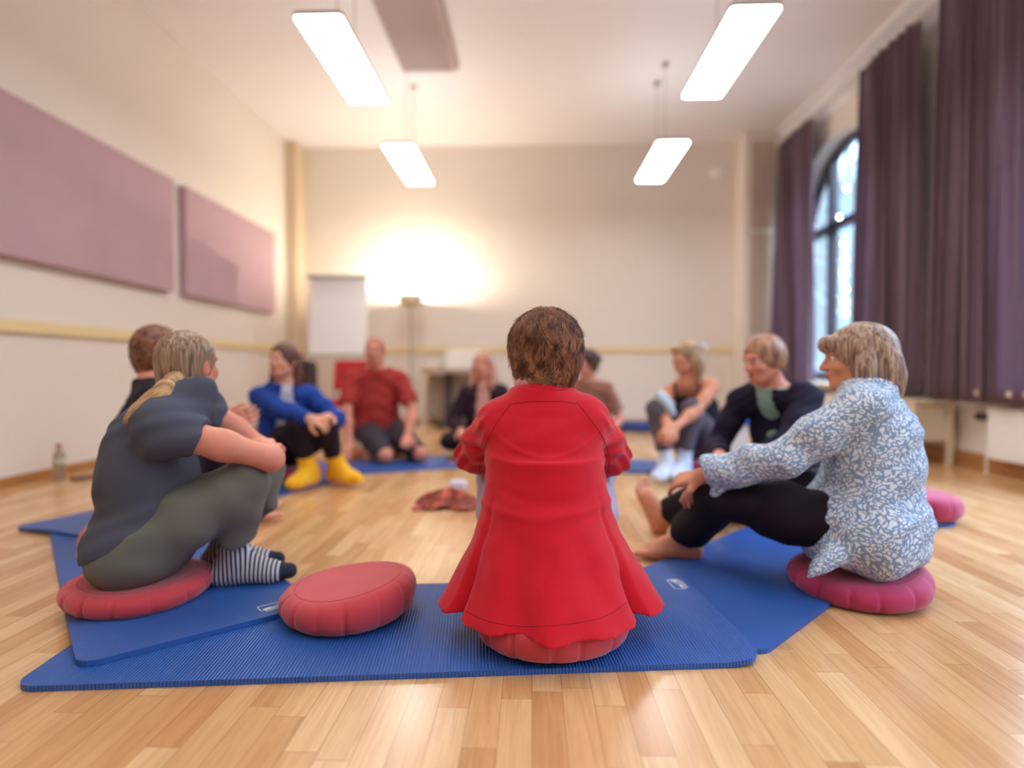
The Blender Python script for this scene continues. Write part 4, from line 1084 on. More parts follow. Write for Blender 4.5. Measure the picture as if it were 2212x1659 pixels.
MT['eyewhite'] = mat('eye_white', srgb(232, 226, 220), 0.3); MT['iris_brown'] = mat('iris_brown', srgb(60, 38, 26), 0.2)
MT['lips'] = mat('lip_skin', srgb(176, 92, 86), 0.5)
def skin(n_, c): MT[n_] = mat(n_, c, 0.55, sss=0.15, var=0.05, vscale=20, spec=0.35, bump=0.1, bscale=300, bdist=0.001)
skin('skin_fair', srgb(222, 162, 136)); skin('skin_rosy', srgb(216, 144, 120)); skin('skin_tan', srgb(208, 140, 108))
MT['hair_brown'] = hair_mat('hair_brown', srgb(62, 38, 34), srgb(120, 80, 60))
MT['hair_auburn'] = hair_mat('hair_auburn', srgb(62, 32, 32), srgb(136, 86, 60), stretch=(75, 75, 12))
MT['hair_curly'] = hair_mat('hair_curly', srgb(66, 34, 30), srgb(150, 98, 70), stretch=(45, 45, 45))
MT['hair_ash'] = hair_mat('hair_ash', srgb(92, 70, 58), srgb(172, 142, 116), stretch=(120, 120, 6))
MT['hair_blond'] = hair_mat('hair_blond', srgb(120, 86, 62), srgb(206, 172, 132), stretch=(60, 60, 5))
MT['hair_bob'] = hair_mat('hair_bob', srgb(98, 68, 56), srgb(186, 158, 136), stretch=(110, 110, 7))
MT['hair_dark'] = hair_mat('hair_dark', srgb(40, 24, 22), srgb(84, 54, 44))
def cloth(n_, c, rough=0.85, **k): MT[n_] = mat(n_, c, rough, sheen=0.2 if sum(c[:3]) > 0.5 else 0.0, spec=0.25, bump=0.35, bscale=k.pop('bs', 700), bdist=0.0008, **k)
cloth('red_jersey', srgb(200, 12, 34), var=0.04, vscale=30)
cloth('lavender_cotton', srgb(176, 168, 190)); cloth('slate_jersey', srgb(78, 82, 96), var=0.04, vscale=10); cloth('olive_cotton', srgb(110, 110, 100), var=0.05, vscale=9)
cloth('black_jersey', srgb(36, 32, 40)); cloth('blue_knit', srgb(30, 66, 148)); cloth('white_cotton', srgb(214, 208, 216)); cloth('dark_trouser', srgb(34, 22, 34))
cloth('yellow_wool', srgb(244, 182, 30)); cloth('brick_jersey', srgb(166, 56, 52)); cloth('shorts_grey', srgb(66, 58, 68)); cloth('black_knit', srgb(50, 34, 44))
cloth('pink_cotton', srgb(206, 150, 138)); cloth('brown_floral', srgb(168, 112, 96), vcol=srgb(128, 92, 72), var=0.1, vscale=30)
cloth('grey_leggings', srgb(92, 84, 92), var=0.12, vscale=12); cloth('sock_white', srgb(212, 220, 232)); cloth('navy_knit', srgb(28, 24, 46)); cloth('mint_jersey', srgb(150, 186, 168))
cloth('band_green', srgb(120, 130, 90))
MT['leafprint'] = leaf_cloth('leaf_print_viscose', srgb(122, 146, 176), srgb(212, 219, 226), 35)
cloth('pink_check', srgb(214, 96, 116), vcol=srgb(226, 200, 200), var=0.1, vscale=26)

# ------------------------------------------------------------------ people
from mathutils.bvhtree import BVHTree
def surf_line(o, pts, r, name, m, parent, off=0.0):
    """thin seam lying on a garment: picture positions are cast onto its surface"""
    me = o.data; bv = BVHTree.FromPolygons([v.co for v in me.vertices], [p.vertices for p in me.polygons])
    base = Vector(parent.location) if parent else Vector((0, 0, 0)); q = []
    cps = curve_pts([V(x, y, 0) for x, y in pts], 14)
    for c in cps:
        d = CR @ np.array([(c[0] - 1106) / FPX, (829.5 - c[1]) / FPX, -1.0]); d = Vector(d).normalized()
        h = bv.ray_cast(Vector((0, 0, HCAM)) - base, d, 8.0)
        if h[0] is not None: q.append(h[0] - d * off)
    if len(q) > 3: return MB().tube(q, r, 6).build(name, m, parent, smooth=True)

# --- the woman in red, seen from behind
def red_woman():
    P = Person('person sitting in front in a red jacket with short brown hair, seen from behind', (0.045, 1.70, 0.215), (0.035, 1.725, 0.485), (0.028, 1.755, 0.662),
               (0.040, 1.80, 0.790), (0, 1, -0.08), bodydir=(0.02, 1, 0), sw=0.126, bulk=1.04, vox=0.0048, shdrop=0.062)
    P.sc_h = 1.0; P.gm = 0.36
    P.arm(-1, (-0.06, 2.12, 0.42), None, elbow=(-0.195, 1.925, 0.475), fdir=(0.8, 0.3, 0), curl=0.9)
    P.arm(1, (0.13, 2.13, 0.42), None, elbow=(0.262, 1.925, 0.47), fdir=(-0.8, 0.3, 0), curl=0.9)
    P.leg(-1, (-0.12, 2.2, 0.095), None, knee=(-0.118, 2.06, 0.40)); P.leg(1, (0.18, 2.22, 0.095), None, knee=(0.205, 2.06, 0.40))
    P.body('skin_rosy', toes=False); P.eyes(); P.brows_lips()
    P.pants('lavender_cotton', inf=0.014, wr=0.003, t1=1.85, flare=0.02, waist=P.pel + V(0, 0, 0.07))
    P.socks('sock_white')
    def skirt(G, F):
        X, Y, Z = G.xyz()
        cx, cy = 0.037, 1.715
        t = np.clip((0.47 - Z) / 0.37, 0, 1.2)
        s = t ** 1.35
        phi = np.arctan2(X - cx - 0.008 * t, -(Y - cy))           # 0 towards the camera
        fold = 1 + s * (0.035 * np.sin(5 * phi + 0.6) + 0.018 * np.sin(9 * phi + 1.0) + 0.012 * np.sin(14 * phi + 3 * Z * 6))
        vent = np.exp(-((np.abs(phi) - 1.02) / 0.05) ** 2) * s * 0.10
        side = smooth01((np.abs(phi) - 1.0) / 0.12) * s * 0.10
        a = (0.156 + 0.125 * s) * (fold - vent + side); b = (0.138 + 0.162 * s) * (fold - vent)
        D = (np.sqrt(((X - cx - 0.012 * s) / a) ** 2 + ((Y - cy) / b) ** 2) - 1) * np.minimum(a, b) * 0.9
        hem = 0.094 - 0.012 * np.exp(-((phi) / 0.3) ** 2) + 0.010 * np.cos(3 * phi) + 0.012 * smooth01((np.abs(phi) - 0.8) / 0.2)
        D = np.maximum(D, Z - 0.50); 
        wall = np.maximum(D, -(D + 0.024))
        D = np.where(Z < 0.2, wall, D)
        D = np.maximum(D, hem - Z); D = np.maximum(D, Y - (1.80 + 0.05 * s))
        F = np.where(Z < 0.24, np.maximum(F, 0.22 - Z), F)
        return smin(F, D.astype(np.float32), 0.03)
    def folds(G, F):
        F = skirt(G, F); X, Y, Z = G.xyz()
        arm = smooth01((np.abs(X - 0.035) - 0.15) / 0.05) * smooth01((Z - 0.40) / 0.04)
        f = 0.0045 * arm * np.sin(Z * 120 + 70 * (np.abs(X - 0.035)) + 3 * np.sin(Y * 30))
        f = f + 0.004 * np.exp(-((Z - 0.395 - 0.25 * (X - 0.04) ** 2 * 8) / 0.016) ** 2) * np.cos((X - 0.04) * 9)      # crease across the small of the back
        f = f - 0.004 * np.exp(-((Z - 0.36 - 0.1 * np.abs(X)) / 0.012) ** 2)
        f = f - 0.003 * np.exp(-((Z - 0.515 - 2.6 * (X - 0.04) ** 2) / 0.006) ** 2)                                    # yoke line across the shoulder blades
        f = f + 0.003 * np.exp(-((Z - 0.62) / 0.012) ** 2) * np.exp(-((X - 0.03) / 0.07) ** 2)
        f = f + 0.0035 * smooth01((0.47 - Z) / 0.3) * np.sin(X * 42 + Z * 16 + 1.5 * np.sin(Z * 18)) * 0.8
        return (F + f).astype(np.float32)
    j = P.top('red_jersey', 'jacket', inf=0.016, sleeve='34', slen=1.75, wr=0.0012, wf=0.6, extra=folds, collar=-0.004, k=0.05, nr=0.088)
    # rolled collar and the checked scarf inside it
    G = Grid(P.neck - 0.16, P.neck + 0.2, 0.004); 
    def ring(a, b, r, tilt, z, m, name, wob=0.0, zz=0.0, lim=None):
        F = G.new(); n = 40; c = P.neck + V(0.002, 0.004, z); pts = []
        for k in range(n + 1):
            t = 2 * math.pi * k / n; pts.append(c + V(a * math.cos(t), b * math.sin(t), tilt * math.sin(t) + wob * math.sin(3 * t + 1) + zz * math.cos(t)))
        for p, q in zip(pts, pts[1:]): cone(G, F, p, q, r, r, 0.004); cone(G, F, p + V(0, 0, -r * 1.4), q + V(0, 0, -r * 1.4), r * 1.05, r * 1.05, 0.012)
        return net(G, F, name, m, P.root)
    ring(0.079, 0.074, 0.0105, -0.012, 0.026, 'red_jersey', 'collar', 0.004, 0.003)
    ring(0.070, 0.066, 0.0095, -0.008, 0.062, 'pink_check', 'scarf', 0.004, 0.002)
    cx = [(1104, 872), (1082, 900), (1058, 940), (1042, 985), (1036, 1020)]
    surf_line(j, cx, 0.0011, 'seam', 'seamred', P.root); surf_line(j, [(1246, 868), (1275, 905), (1302, 945), (1316, 990), (1314, 1025)], 0.0011, 'seam', 'seamred', P.root)
    surf_line(j, [(1003, 1318), (1050, 1340), (1110, 1352), (1180, 1352), (1250, 1345), (1310, 1330), (1356, 1300)], 0.0008, 'hem_stitch', 'seamred', P.root)
    surf_line(j, [(1108, 872), (1140, 868), (1180, 867), (1220, 868), (1243, 872)], 0.0012, 'seam', 'seamred', P.root)
    # hair: tousled volume with loose strands over it
    P.hair_cap('hair_auburn', inf=0.027, low=-0.088, vol=(0.008, 0.0, 0.001), lump=0.0034, groove=0.0012, gf=26, vox=0.0042, facecut=(0.07, 0.085, 0.10))
    hm = [c for c in P.root.children if c.name.startswith('hair')][0]
    rnd = random.Random(7); cu = bpy.data.curves.new('hair_strands', 'CURVE'); cu.dimensions = '3D'; cu.bevel_depth = 0.0007; cu.bevel_resolution = 0; cu.use_fill_caps = False
    bv = BVHTree.FromPolygons([v.co for v in hm.data.vertices], [p.vertices for p in hm.data.polygons]); base = Vector(P.root.location)
    hc = Vector(P.head) - base
    for k in range(5200):
        th = rnd.uniform(0, 2 * math.pi); u = rnd.uniform(-0.75, 1.0)
        d = Vector((math.sqrt(1 - u * u) * math.cos(th), math.sqrt(1 - u * u) * math.sin(th), u))
        if d.y > 0.35 and u < 0.6: continue
        p, nn, _, _ = bv.ray_cast(hc + Vector((0, -0.01, 0.02)) + d * 0.3, -d, 0.4)
        if p is None: continue
        down = Vector((0.25 * d.x + 0.5 * math.sin(7 * d.x + 5 * d.z) , -0.3 + 0.2 * d.y, -1.0 + 0.7 * math.sin(9 * d.x + 3 * d.z) * (0.5)))
        if u > 0.72: down = Vector((d.x * 2.5 + rnd.uniform(-.5, .5), d.y * 1.5 - 0.6, -0.4))
        tng = (down - nn * down.dot(nn)).normalized(); bi = nn.cross(tng)
        L = rnd.uniform(0.025, 0.06); wv = rnd.uniform(-0.9, 0.9); fly = 0.012 if rnd.random() < 0.05 else 0.002
        sp_ = cu.splines.new('POLY'); n = 7; sp_.points.add(n - 1); q = p.copy(); dr = tng.copy()
        cl = 0.7 * math.sin(hc.x + 31 * p.x + 23 * p.z)
        for i in range(n):
            t = i / (n - 1)
            off = nn * (0.0012 + fly * t * t + 0.002 * math.sin(t * 3.14))
            sp_.points[i].co = (*(q + off), 1); sp_.points[i].radius = 1.0 - 0.6 * t
            q = q + dr * (L / (n - 1)); dr = (dr + bi * (wv + cl) * 0.16).normalized()
            h = bv.find_nearest(q)
            if h[0] is not None: q = h[0]; nn = h[1]; dr = (dr - nn * dr.dot(nn)).normalized(); bi = nn.cross(dr)
    so = bpy.data.objects.new('hair_strands', cu); COL.objects.link(so); cu.materials.append(MT['strand']); so.parent = hm
    dg = bpy.context.evaluated_depsgraph_get(); me = bpy.data.meshes.new_from_object(so.evaluated_get(dg)); bpy.data.objects.remove(so)
    o = link('hair_strands', me, None, hm); o['kind'] = 'stuff'
MT['seamred'] = mat('red_thread', srgb(134, 12, 28), 0.9)
MT['strand'] = hair_mat('brown_strand', srgb(84, 46, 38), srgb(176, 124, 92), stretch=(30, 30, 22), rough=0.35)
red_woman()

def slate_woman():
    P = Person('person at the left in a slate T-shirt, olive trousers and striped socks, blond ponytail', (-1.240, 1.88, 0.205), (-1.245, 1.885, 0.455), (-1.105, 1.88, 0.655),
               (-1.135, 1.93, 0.762), (0.22, 0.97, 0.0), bodydir=(0.95, 0.25, -0.15), pelvdir=(0.97, 0.25, 0), sw=0.155, bulk=1.08, vox=0.0052)
    P.sc_h = 0.95
    P.arm(1, (-0.95, 2.05, 0.475), None, elbow=(-0.835, 1.87, 0.468), fdir=(-0.3, 0.8, 0.1), pn=(0.2, 0, -1), curl=0.6)
    P.arm(-1, (-0.95, 2.0, 0.44), None, elbow=(-0.99, 2.16, 0.455), fdir=(-0.15, -1, -0.08), pn=(0.2, 0, -1), curl=0.55)
    P.leg(1, (-1.015, 1.965, 0.112), None, (0.97, 0.24, 0), knee=(-0.935, 1.885, 0.385)); P.leg(-1, (-1.11, 2.09, 0.112), None, (0.97, 0.24, 0), knee=(-0.955, 2.05, 0.39))
    P.body('skin_rosy', toes=False); P.eyes(); P.brows_lips('hair_ash')
    def drape(G, F):
        K = P.kn[-1]; cone(G, F, K + V(0.01, 0, 0), W(582, 1090, 2.03), 0.06, 0.022, 0.04); cone(G, F, W(582, 1090, 2.03), K + V(-0.05, 0.01, -0.16), 0.02, 0.05, 0.03)
        return F
    P.pants('olive_cotton', inf=0.017, waist=P.pel + V(0, 0, 0.05), t1=1.7, flare=0.008, wr=0.0035, extra=drape, wf=0.8)
    P.top('slate_jersey', 'shirt', inf=0.022, ainf=0.010, kk=0.06, sleeve='short', slen=0.32, hem=(P.pel + V(0, 0, 0.0), (0.32, 0, -1)), wr=0.0035, wf=0.7, cuff=0.006)
    ax = nrm((0.97, 0.24, 0))
    P.socks({1: stripe_sock('striped_sock', P.an[1] + ax * 0.155 - V(P.pel[0], P.pel[1], 0), ax, 0.0135, srgb(38, 42, 60), srgb(206, 202, 204)), -1: stripe_sock('striped_sock', P.an[-1] + ax * 0.155 - V(P.pel[0], P.pel[1], 0), ax, 0.0135, srgb(38, 42, 60), srgb(206, 202, 204))}, inf=0.006, up=0.12)
    tail = [W(392, 806, 1.86), W(352, 848, 1.79), W(305, 884, 1.765), W(272, 914, 1.76)]
    tail2 = [W(388, 808, 1.86), W(358, 855, 1.78), W(325, 892, 1.765), W(312, 918, 1.76)]
    P.hair_cap('hair_ash', inf=0.009, low=-0.085, groove=0.0006, gf=44, vox=0.004, facecut=(0.066, 0.085, 0.10))
    G = Grid(np.min(tail, 0) - 0.1, np.max(tail, 0) + 0.1, 0.004); F = G.new()
    for tl in (tail, tail2): cp = curve_pts(tl, 8); chain(G, F, cp, list(np.interp(np.linspace(0, 1, len(cp)), [0, .3, .7, 1], [0.018, 0.026, 0.020, 0.005])), 0.015)
    X, Y, Z = G.xyz(); F = F + (0.0012 * np.sin((X * -0.55 + Z * 0.8) * 500)).astype(np.float32)
    net(G, F, 'ponytail', 'hair_tail', P.root)
    F = G.new(); c = W(389, 808, 1.86); cone(G, F, c + V(-.008, 0, -.004), c + V(0.008, 0, .004), 0.025, 0.025, 0); 
    cone(G, F, c, c + V(0.012, -0.006, 0), 0.02, 0.02, 0); net(G, F, 'hair_band', 'band_green', P.root)
    c = P.hp(0.075, -0.02, 0.05); o = MB().box((0, 0, 0), (0.006, 0.035, 0.009), bev=0.002).build('hair_clip', 'lampmetal', P.root); o.location = Vector(P.hp(0.083, 0.0, 0.055)) - P.root.location
    o.rotation_euler = (0.4, 0, math.atan2(-P.hF[0], P.hF[1]))
MT['hair_tail'] = hair_mat('ponytail_hair', srgb(140, 106, 76), srgb(204, 166, 118), stretch=(14, 60, 14), bump=0.15)
slate_woman()

def black_tee_man():
    P = Person('person behind the slate T-shirt, in a black T-shirt with curly brown hair', (-1.73, 2.62, 0.155), (-1.79, 2.66, 0.42), (-1.765, 2.71, 0.67), (-1.765, 2.76, 0.825), (0.4, 0.86, 0),
               bodydir=(0.8, 0.6, 0), sc=1.04, sw=0.18, vox=0.0065, bulk=1.02)
    P.arm(1, (-1.77, 2.36, 0.13), (-1.9, 2.2, 0.4), fdir=(0.1, -0.6, -0.6), curl=0.2, pn=(0, .5, -1))
    P.arm(-1, W(488, 915, 2.75), (-1.5, 2.9, 0.1), fdir=(0.85, -0.1, 0.3), pn=(0.2, 1, 0), curl=0.35)
    P.leg(1, (-1.42, 2.80, 0.095), (-1.6, 2.8, 0.9)); P.leg(-1, (-1.50, 3.0, 0.095), (-1.7, 3.0, 0.9))
    P.body('skin_rosy'); P.eyes(); P.brows_lips()
    P.pants('dark_trouser', inf=0.014); P.top('black_jersey', 'shirt', inf=0.014, sleeve='short', slen=0.7)
    P.hair_cap('hair_curly', inf=0.016, low=-0.075, lump=0.0055, vox=0.005, vol=(0, 0, 0.008))
black_tee_man()

def blue_cardigan():
    P = Person('person in a royal blue cardigan and yellow slipper socks, long brown hair', (-1.70, 4.0, 0.19), (-1.675, 3.97, 0.43), (-1.655, 3.93, 0.635), (-1.650, 3.90, 0.812), (-0.30, -0.95, 0.0),
               bodydir=(0.5, -0.86, 0), sw=0.16, vox=0.0065)
    P.arm(1, (-1.345, 3.60, 0.445), (-1.8, 3.4, 0.3), curl=0.7, pn=(0, 0.6, -0.8)); P.arm(-1, (-1.29, 3.70, 0.455), (-1.2, 4.1, 0.3), curl=0.7, pn=(0, 0.6, -0.8))
    P.leg(1, (-1.425, 3.74, 0.112), None, (-0.25, -0.96, 0), knee=(-1.46, 3.66, 0.40)); P.leg(-1, (-1.275, 3.84, 0.112), None, (0.85, -0.5, 0), knee=(-1.31, 3.72, 0.40))
    P.body('skin_fair', toes=False); P.eyes(); P.brows_lips()
    P.pants('dark_trouser', inf=0.012, t1=1.72); P.top('white_cotton', 'shirt', inf=0.009, sleeve='none', hem=(P.pel + V(0, 0, 0.02), (0, 0, -1)))
    P.top('blue_knit', 'cardigan', inf=0.020, sleeve='long', vneck=(0.035, 0.16), hem=(P.pel - V(0, 0, 0.02), (0, 0, -1)), wr=0.003)
    P.socks('yellow_wool', name='slipper_sock', inf=0.016, up=0.10)
    h = P.hp; P.hair_cap('hair_brown', inf=0.010, low=-0.05, groove=0.0006, extra=[([h(0.07, -0.02, 0.0), h(0.088, -0.02, -0.08), h(0.098, -0.0, -0.17)], [0.025, 0.028, 0.014]), ([h(-0.06, -0.05, -0.01), h(-0.06, -0.06, -0.10), h(-0.07, -0.06, -0.18)], [0.025, 0.028, 0.012]), ([h(0, -0.09, 0), h(0, -0.09, -0.1), h(0, -0.10, -0.2)], [0.05, 0.05, 0.02])], facecut=(0.066, 0.1, 0.118))
blue_cardigan()

def brick_man():
    P = Person('person kneeling in a brick red T-shirt and dark shorts, receding hair', (-1.33, 5.02, 0.27), (-1.32, 4.96, 0.53), (-1.30, 4.90, 0.74), (-1.295, 4.86, 0.905), (0.0, -1, -0.05),
               bodydir=(0.28, -0.96, 0), pelvdir=(0.45, -0.9, 0), sc=1.07, sw=0.185, bulk=1.12, vox=0.0075)
    P.arm(1, (-1.44, 4.62, 0.13), (-1.7, 4.6, 0.4), fdir=(0, -0.8, -0.5), curl=0.2); P.arm(-1, (-1.0, 4.72, 0.22), (-0.85, 4.95, 0.4), fdir=(0.1, -0.9, -0.3), curl=0.3)
    P.leg(1, (-1.52, 5.05, 0.05), None, (-0.4, 0.9, -0.1), knee=(-1.155, 4.62, 0.085)); P.leg(-1, (-1.20, 5.20, 0.05), None, (-0.4, 0.9, -0.1), knee=(-0.90, 4.72, 0.085))
    P.body('skin_rosy'); P.eyes(); P.brows_lips()
    P.pants('shorts_grey', 'shorts', inf=0.014, t1=0.7, wr=0.002)
    P.top('brick_jersey', 'shirt', inf=0.022, sleeve='short', slen=0.8, cuff=0.012, ainf=0.014, wr=0.004, hem=(P.pel + V(0, 0, -0.02), (0, 0, -1)))
    P.hair_cap('hair_short_red', inf=0.003, low=-0.05, facecut=(0.068, 0.10, 0.125))
MT['hair_short_red'] = hair_mat('cropped_hair', srgb(170, 100, 84), srgb(190, 122, 100), stretch=(60, 60, 60))
brick_man()

def black_cardigan():
    P = Person('person with long fair hair in a pink top and black cardigan, cross-legged at the back', (-0.42, 5.26, 0.20), (-0.42, 5.22, 0.42), (-0.425, 5.18, 0.615), (-0.43, 5.16, 0.785), (-0.15, -1, 0),
               bodydir=(0, -1, 0), sw=0.155, vox=0.008)
    P.arm(1, (-0.60, 4.98, 0.24), (-0.75, 5.2, 0.2), curl=0.4); P.arm(-1, (-0.22, 4.98, 0.24), (-0.05, 5.2, 0.2), curl=0.4)
    P.leg(1, (-0.33, 4.90, 0.09), None, (0.9, -0.3, 0), knee=(-0.70, 4.98, 0.15)); P.leg(-1, (-0.50, 4.82, 0.07), None, (-0.9, -0.3, 0), knee=(-0.15, 4.98, 0.15))
    P.body('skin_rosy'); P.eyes(); P.brows_lips()
    P.pants('dark_trouser', inf=0.014); P.top('pink_cotton', 'shirt', inf=0.01, sleeve='none'); P.top('black_knit', 'cardigan', inf=0.018, vneck=(0.045, 0.1), wr=0.003)
    P.socks('black_jersey', up=0.08)
    h = P.hp; P.hair_cap('hair_strawberry', inf=0.012, low=-0.06, extra=[([h(e * 0.07, -0.02, 0), h(e * 0.085, 0.0, -0.1), h(e * 0.085, 0.03, -0.19)], [0.028, 0.03, 0.014]) for e in (-1, 1)])
MT['hair_strawberry'] = hair_mat('strawberry_hair', srgb(168, 104, 88), srgb(214, 160, 136))
black_cardigan()

def floral_tee():
    P = Person('person partly hidden behind the woman in red, dark hair and brown floral top', (0.50, 5.32, 0.20), (0.50, 5.29, 0.43), (0.49, 5.26, 0.64), (0.475, 5.23, 0.815), (-0.8, -0.55, 0),
               bodydir=(-0.3, -0.95, 0), sw=0.165, vox=0.008, bulk=1.1)
    P.arm(1, (0.28, 5.0, 0.22), (0.2, 5.25, 0.2), curl=0.4); P.arm(-1, (0.66, 5.02, 0.22), (0.85, 5.3, 0.25), curl=0.4)
    P.leg(1, (0.5, 4.86, 0.09), None, (0.9, -0.3, 0), knee=(0.2, 5.0, 0.15)); P.leg(-1, (0.36, 4.8, 0.07), None, (-0.9, -0.3, 0), knee=(0.7, 5.02, 0.15))
    P.body('skin_rosy'); P.eyes(); P.brows_lips('hair_dark')
    P.pants('dark_trouser', inf=0.014); P.top('brown_floral', 'blouse', inf=0.014, sleeve='short', slen=0.75, cuff=0.01)
    P.hair_cap('hair_dark', inf=0.012, low=-0.07, extra=[([P.hp(0, -0.1, 0.03), P.hp(0, -0.13, 0.03)], [0.035, 0.03])])
floral_tee()

def tank_woman():
    P = Person('person in a black sleeveless top hugging the knees, blond hair', (1.235, 4.40, 0.19), (1.19, 4.35, 0.45), (1.10, 4.25, 0.665), (1.085, 4.22, 0.84), (-0.93, -0.35, 0),
               bodydir=(-0.42, -0.9, -0.05), sw=0.16, vox=0.0068)
    P.arm(1, (0.875, 3.87, 0.37), W(1370, 900, 4.0), curl=0.7, pn=(0, 0.7, -.5)); P.arm(-1, (0.92, 3.90, 0.37), W(1570, 930, 4.1), curl=0.7, pn=(0, 0.7, -.5))
    P.leg(1, (0.90, 4.02, 0.112), None, (-0.55, -0.83, 0), knee=(0.84, 4.04, 0.49)); P.leg(-1, (1.03, 4.08, 0.112), None, (-0.6, -0.8, 0), knee=(1.08, 4.08, 0.49))
    P.body('skin_tan', toes=False); P.eyes(); P.brows_lips('hair_ash')
    P.pants('grey_leggings', inf=0.010, t1=1.75); P.top('black_jersey', 'tank_top', inf=0.009, sleeve='none', wr=0.0015, collar=-0.075, cuts=((P.neck - P.bU * 0.1, (0.0, -0.5, 0.9)),))
    G = Grid(P.neck - 0.2, P.neck + 0.1, 0.005); F = G.new()
    for e in (-1, 1): chain(G, F, curve_pts([P.neck + P.bR * e * 0.07 - P.bU * 0.12 + P.bf * 0.10, P.neck + P.bR * e * 0.085 + P.bU * 0.012 + P.bf * 0.02, P.neck + P.bR * e * 0.07 - P.bU * 0.12 - P.bf * 0.11], 6), [0.009] * 13, 0.004)
    net(G, F, 'shoulder_strap', 'black_jersey', P.root)
    P.socks('sock_white', inf=0.008, up=0.10)
    h = P.hp; P.hair_cap('hair_blond', inf=0.014, low=-0.06, groove=0.0006, extra=[([h(0.02, -0.09, 0.02), h(0.03, -0.11, -0.06), h(0.035, -0.10, -0.16)], [0.04, 0.042, 0.02]), ([h(-0.06, -0.05, 0.0), h(-0.075, -0.05, -0.08), h(-0.07, -0.04, -0.17)], [0.03, 0.03, 0.012]), ([h(-0.035, 0.08, 0.06), h(0, 0.088, 0.052), h(0.035, 0.08, 0.06)], [0.018, 0.018, 0.018])], facecut=(0.064, 0.10, 0.088))
    c = P.hp(-0.02, -0.115, 0.07); o = MB().tube([(-0.03, 0, -0.01), (0, -0.012, 0.01), (0.03, 0, 0.0)], [0.012, 0.018, 0.012], 10).build('hair_clip', 'sock_white', P.root, smooth=True); o.location = Vector(c) - P.root.location
    # pale cloth over the nearer shin
    p = W(1438, 868, 4.0); b = MB().tube([W(1420, 848, 4.02) , W(1438, 868, 4.0), W(1455, 898, 3.98)], [0.035, 0.04, 0.025], 14); o = b.build('folded_cloth', 'palecloth', smooth=True)
    tag(o, 'pale blue folded cloth lying over the knees of the person in the black top', 'cloth')
cloth('palecloth', srgb(184, 204, 216))
tank_woman()

def navy_person():
    P = Person('person in a navy cardigan over a mint shirt, with short light brown hair', (1.345, 3.18, 0.19), (1.30, 3.12, 0.45), (1.195, 3.04, 0.655), (1.145, 2.99, 0.80), (-0.86, -0.42, -0.22),
               bodydir=(-0.72, -0.68, -0.1), sc=1.02, sw=0.17, vox=0.0062)
    P.arm(1, (0.92, 2.95, 0.33), (1.0, 3.4, 0.3), curl=0.5); P.arm(-1, (0.98, 2.72, 0.31), (1.3, 2.6, 0.2), curl=0.5)
    P.leg(1, (0.90, 2.92, 0.09), None, (-0.3, -0.9, 0), knee=(1.02, 3.38, 0.19)); P.leg(-1, (1.05, 2.95, 0.08), None, (-0.3, 0.9, 0), knee=(0.92, 2.74, 0.285))
    P.body('skin_rosy'); P.eyes(); P.brows_lips()
    P.pants('shorts_grey', inf=0.014); P.top('mint_jersey', 'shirt', inf=0.011, sleeve='none', wr=0.001); P.top('navy_knit', 'cardigan', inf=0.02, vneck=(0.042, 0.0), wr=0.003)
    P.hair_cap('hair_lightbrown', inf=0.013, low=-0.05, groove=0.0006, facecut=(0.071, 0.108, 0.104))
MT['hair_lightbrown'] = hair_mat('light_brown_hair', srgb(118, 72, 54), srgb(190, 146, 112), stretch=(50, 50, 8))
navy_person()

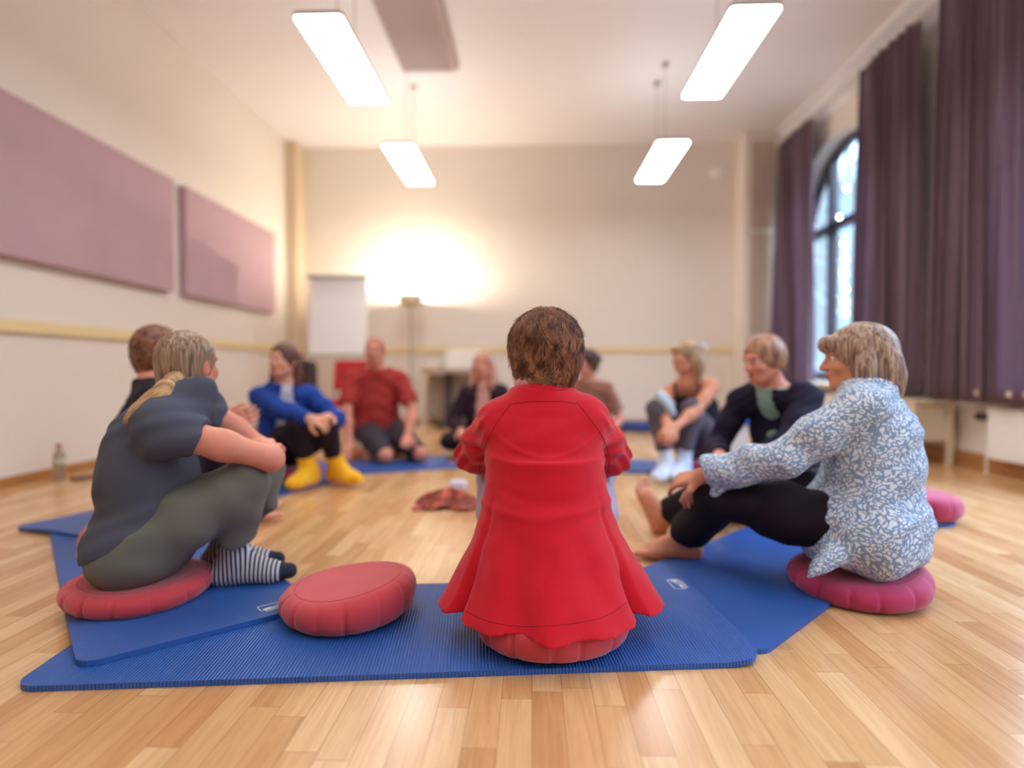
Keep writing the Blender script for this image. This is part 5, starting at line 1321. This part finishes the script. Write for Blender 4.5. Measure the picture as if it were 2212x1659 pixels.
def leaf_woman():
    P = Person('person at the right in a leaf-print blouse and black trousers, barefoot, blond bob', (1.12, 2.05, 0.225), (1.165, 2.06, 0.47), (1.15, 2.09, 0.675), (1.135, 2.12, 0.785), (-0.95, 0.3, -0.05),
               bodydir=(-0.8, 0.6, 0), sw=0.165, bulk=1.2, vox=0.0055, shdrop=0.062)
    P.arm(-1, (0.605, 2.13, 0.375), None, elbow=(0.835, 1.995, 0.46), fdir=(-0.75, 0.5, -0.25), pn=(0.1, 0.5, -0.9), curl=0.55)
    P.arm(1, (0.68, 2.22, 0.335), None, elbow=(0.94, 2.28, 0.39), fdir=(-0.9, -0.1, -0.3), curl=0.6)
    P.leg(-1, (0.60, 2.36, 0.085), None, (-0.98, 0.1, 0), knee=(0.665, 2.155, 0.30)); P.leg(1, (0.60, 2.72, 0.075), None, (-0.35, 0.1, 0.92), knee=(0.83, 2.42, 0.33))
    P.body('skin_tan'); P.eyes(); P.brows_lips('hair_ash')
    P.pants('black_trousers', inf=0.014, t1=1.86, flare=0.022, wr=0.003)
    def ex(G, F):
        cone(G, F, W(1548, 1062, 2.10), W(1552, 1108, 2.10), 0.022, 0.005, 0.03)
        X, Y, Z = G.xyz(); D = G.new(); ell(G, D, P.pel + V(-0.005, 0.0, -0.01), V(0.205, 0.19, 0.17), None, 0.0); D = np.maximum(D, (0.128 + 0.01 * np.sin(X * 40)) - Z).astype(np.float32)
        D = np.maximum(D, 0.93 - X + 0.3 * (Z - 0.2)); F = smin(F, D.astype(np.float32), 0.05)
        cone(G, F, W(1800, 1200, 1.90), W(1735, 1258, 1.88), 0.03, 0.008, 0.04)
        F = np.maximum(F, 0.085 - Z).astype(np.float32)
        F = F + (0.005 * np.sin(X * 34 + Z * 22 + 2 * np.sin(Z * 14)) * smooth01((0.5 - Z) / 0.3)).astype(np.float32); return F
    P.top('leafprint', 'blouse', inf=0.022, sleeve='long', slen=1.93, cuff=0.018, wr=0.004, wf=0.8, extra=ex, collar=-0.005)
    h = P.hp
    ex = [([h(e * 0.064, -0.01, 0.02), h(e * 0.078, -0.01, -0.05), h(e * 0.078, 0.0, -0.128)], [0.028, 0.032, 0.018]) for e in (-1, 1)] + [([h(e * 0.045, -0.07, 0.02), h(e * 0.05, -0.082, -0.06), h(e * 0.05, -0.085, -0.142)], [0.042, 0.045, 0.02]) for e in (-1, 1)] + [([h(-0.04, 0.082, 0.065), h(0, 0.092, 0.06), h(0.04, 0.082, 0.065)], [0.02, 0.02, 0.02])]
    P.hair_cap('hair_bob', inf=0.012, low=-0.13, groove=0.0007, gf=44, vol=(0.004, 0.006, 0.004), extra=ex, vox=0.0045, facecut=(0.072, 0.10, 0.092))
cloth('black_trousers', srgb(24, 14, 26))
leaf_woman()

for me, m in PENDING: me.materials.append(MT[m])
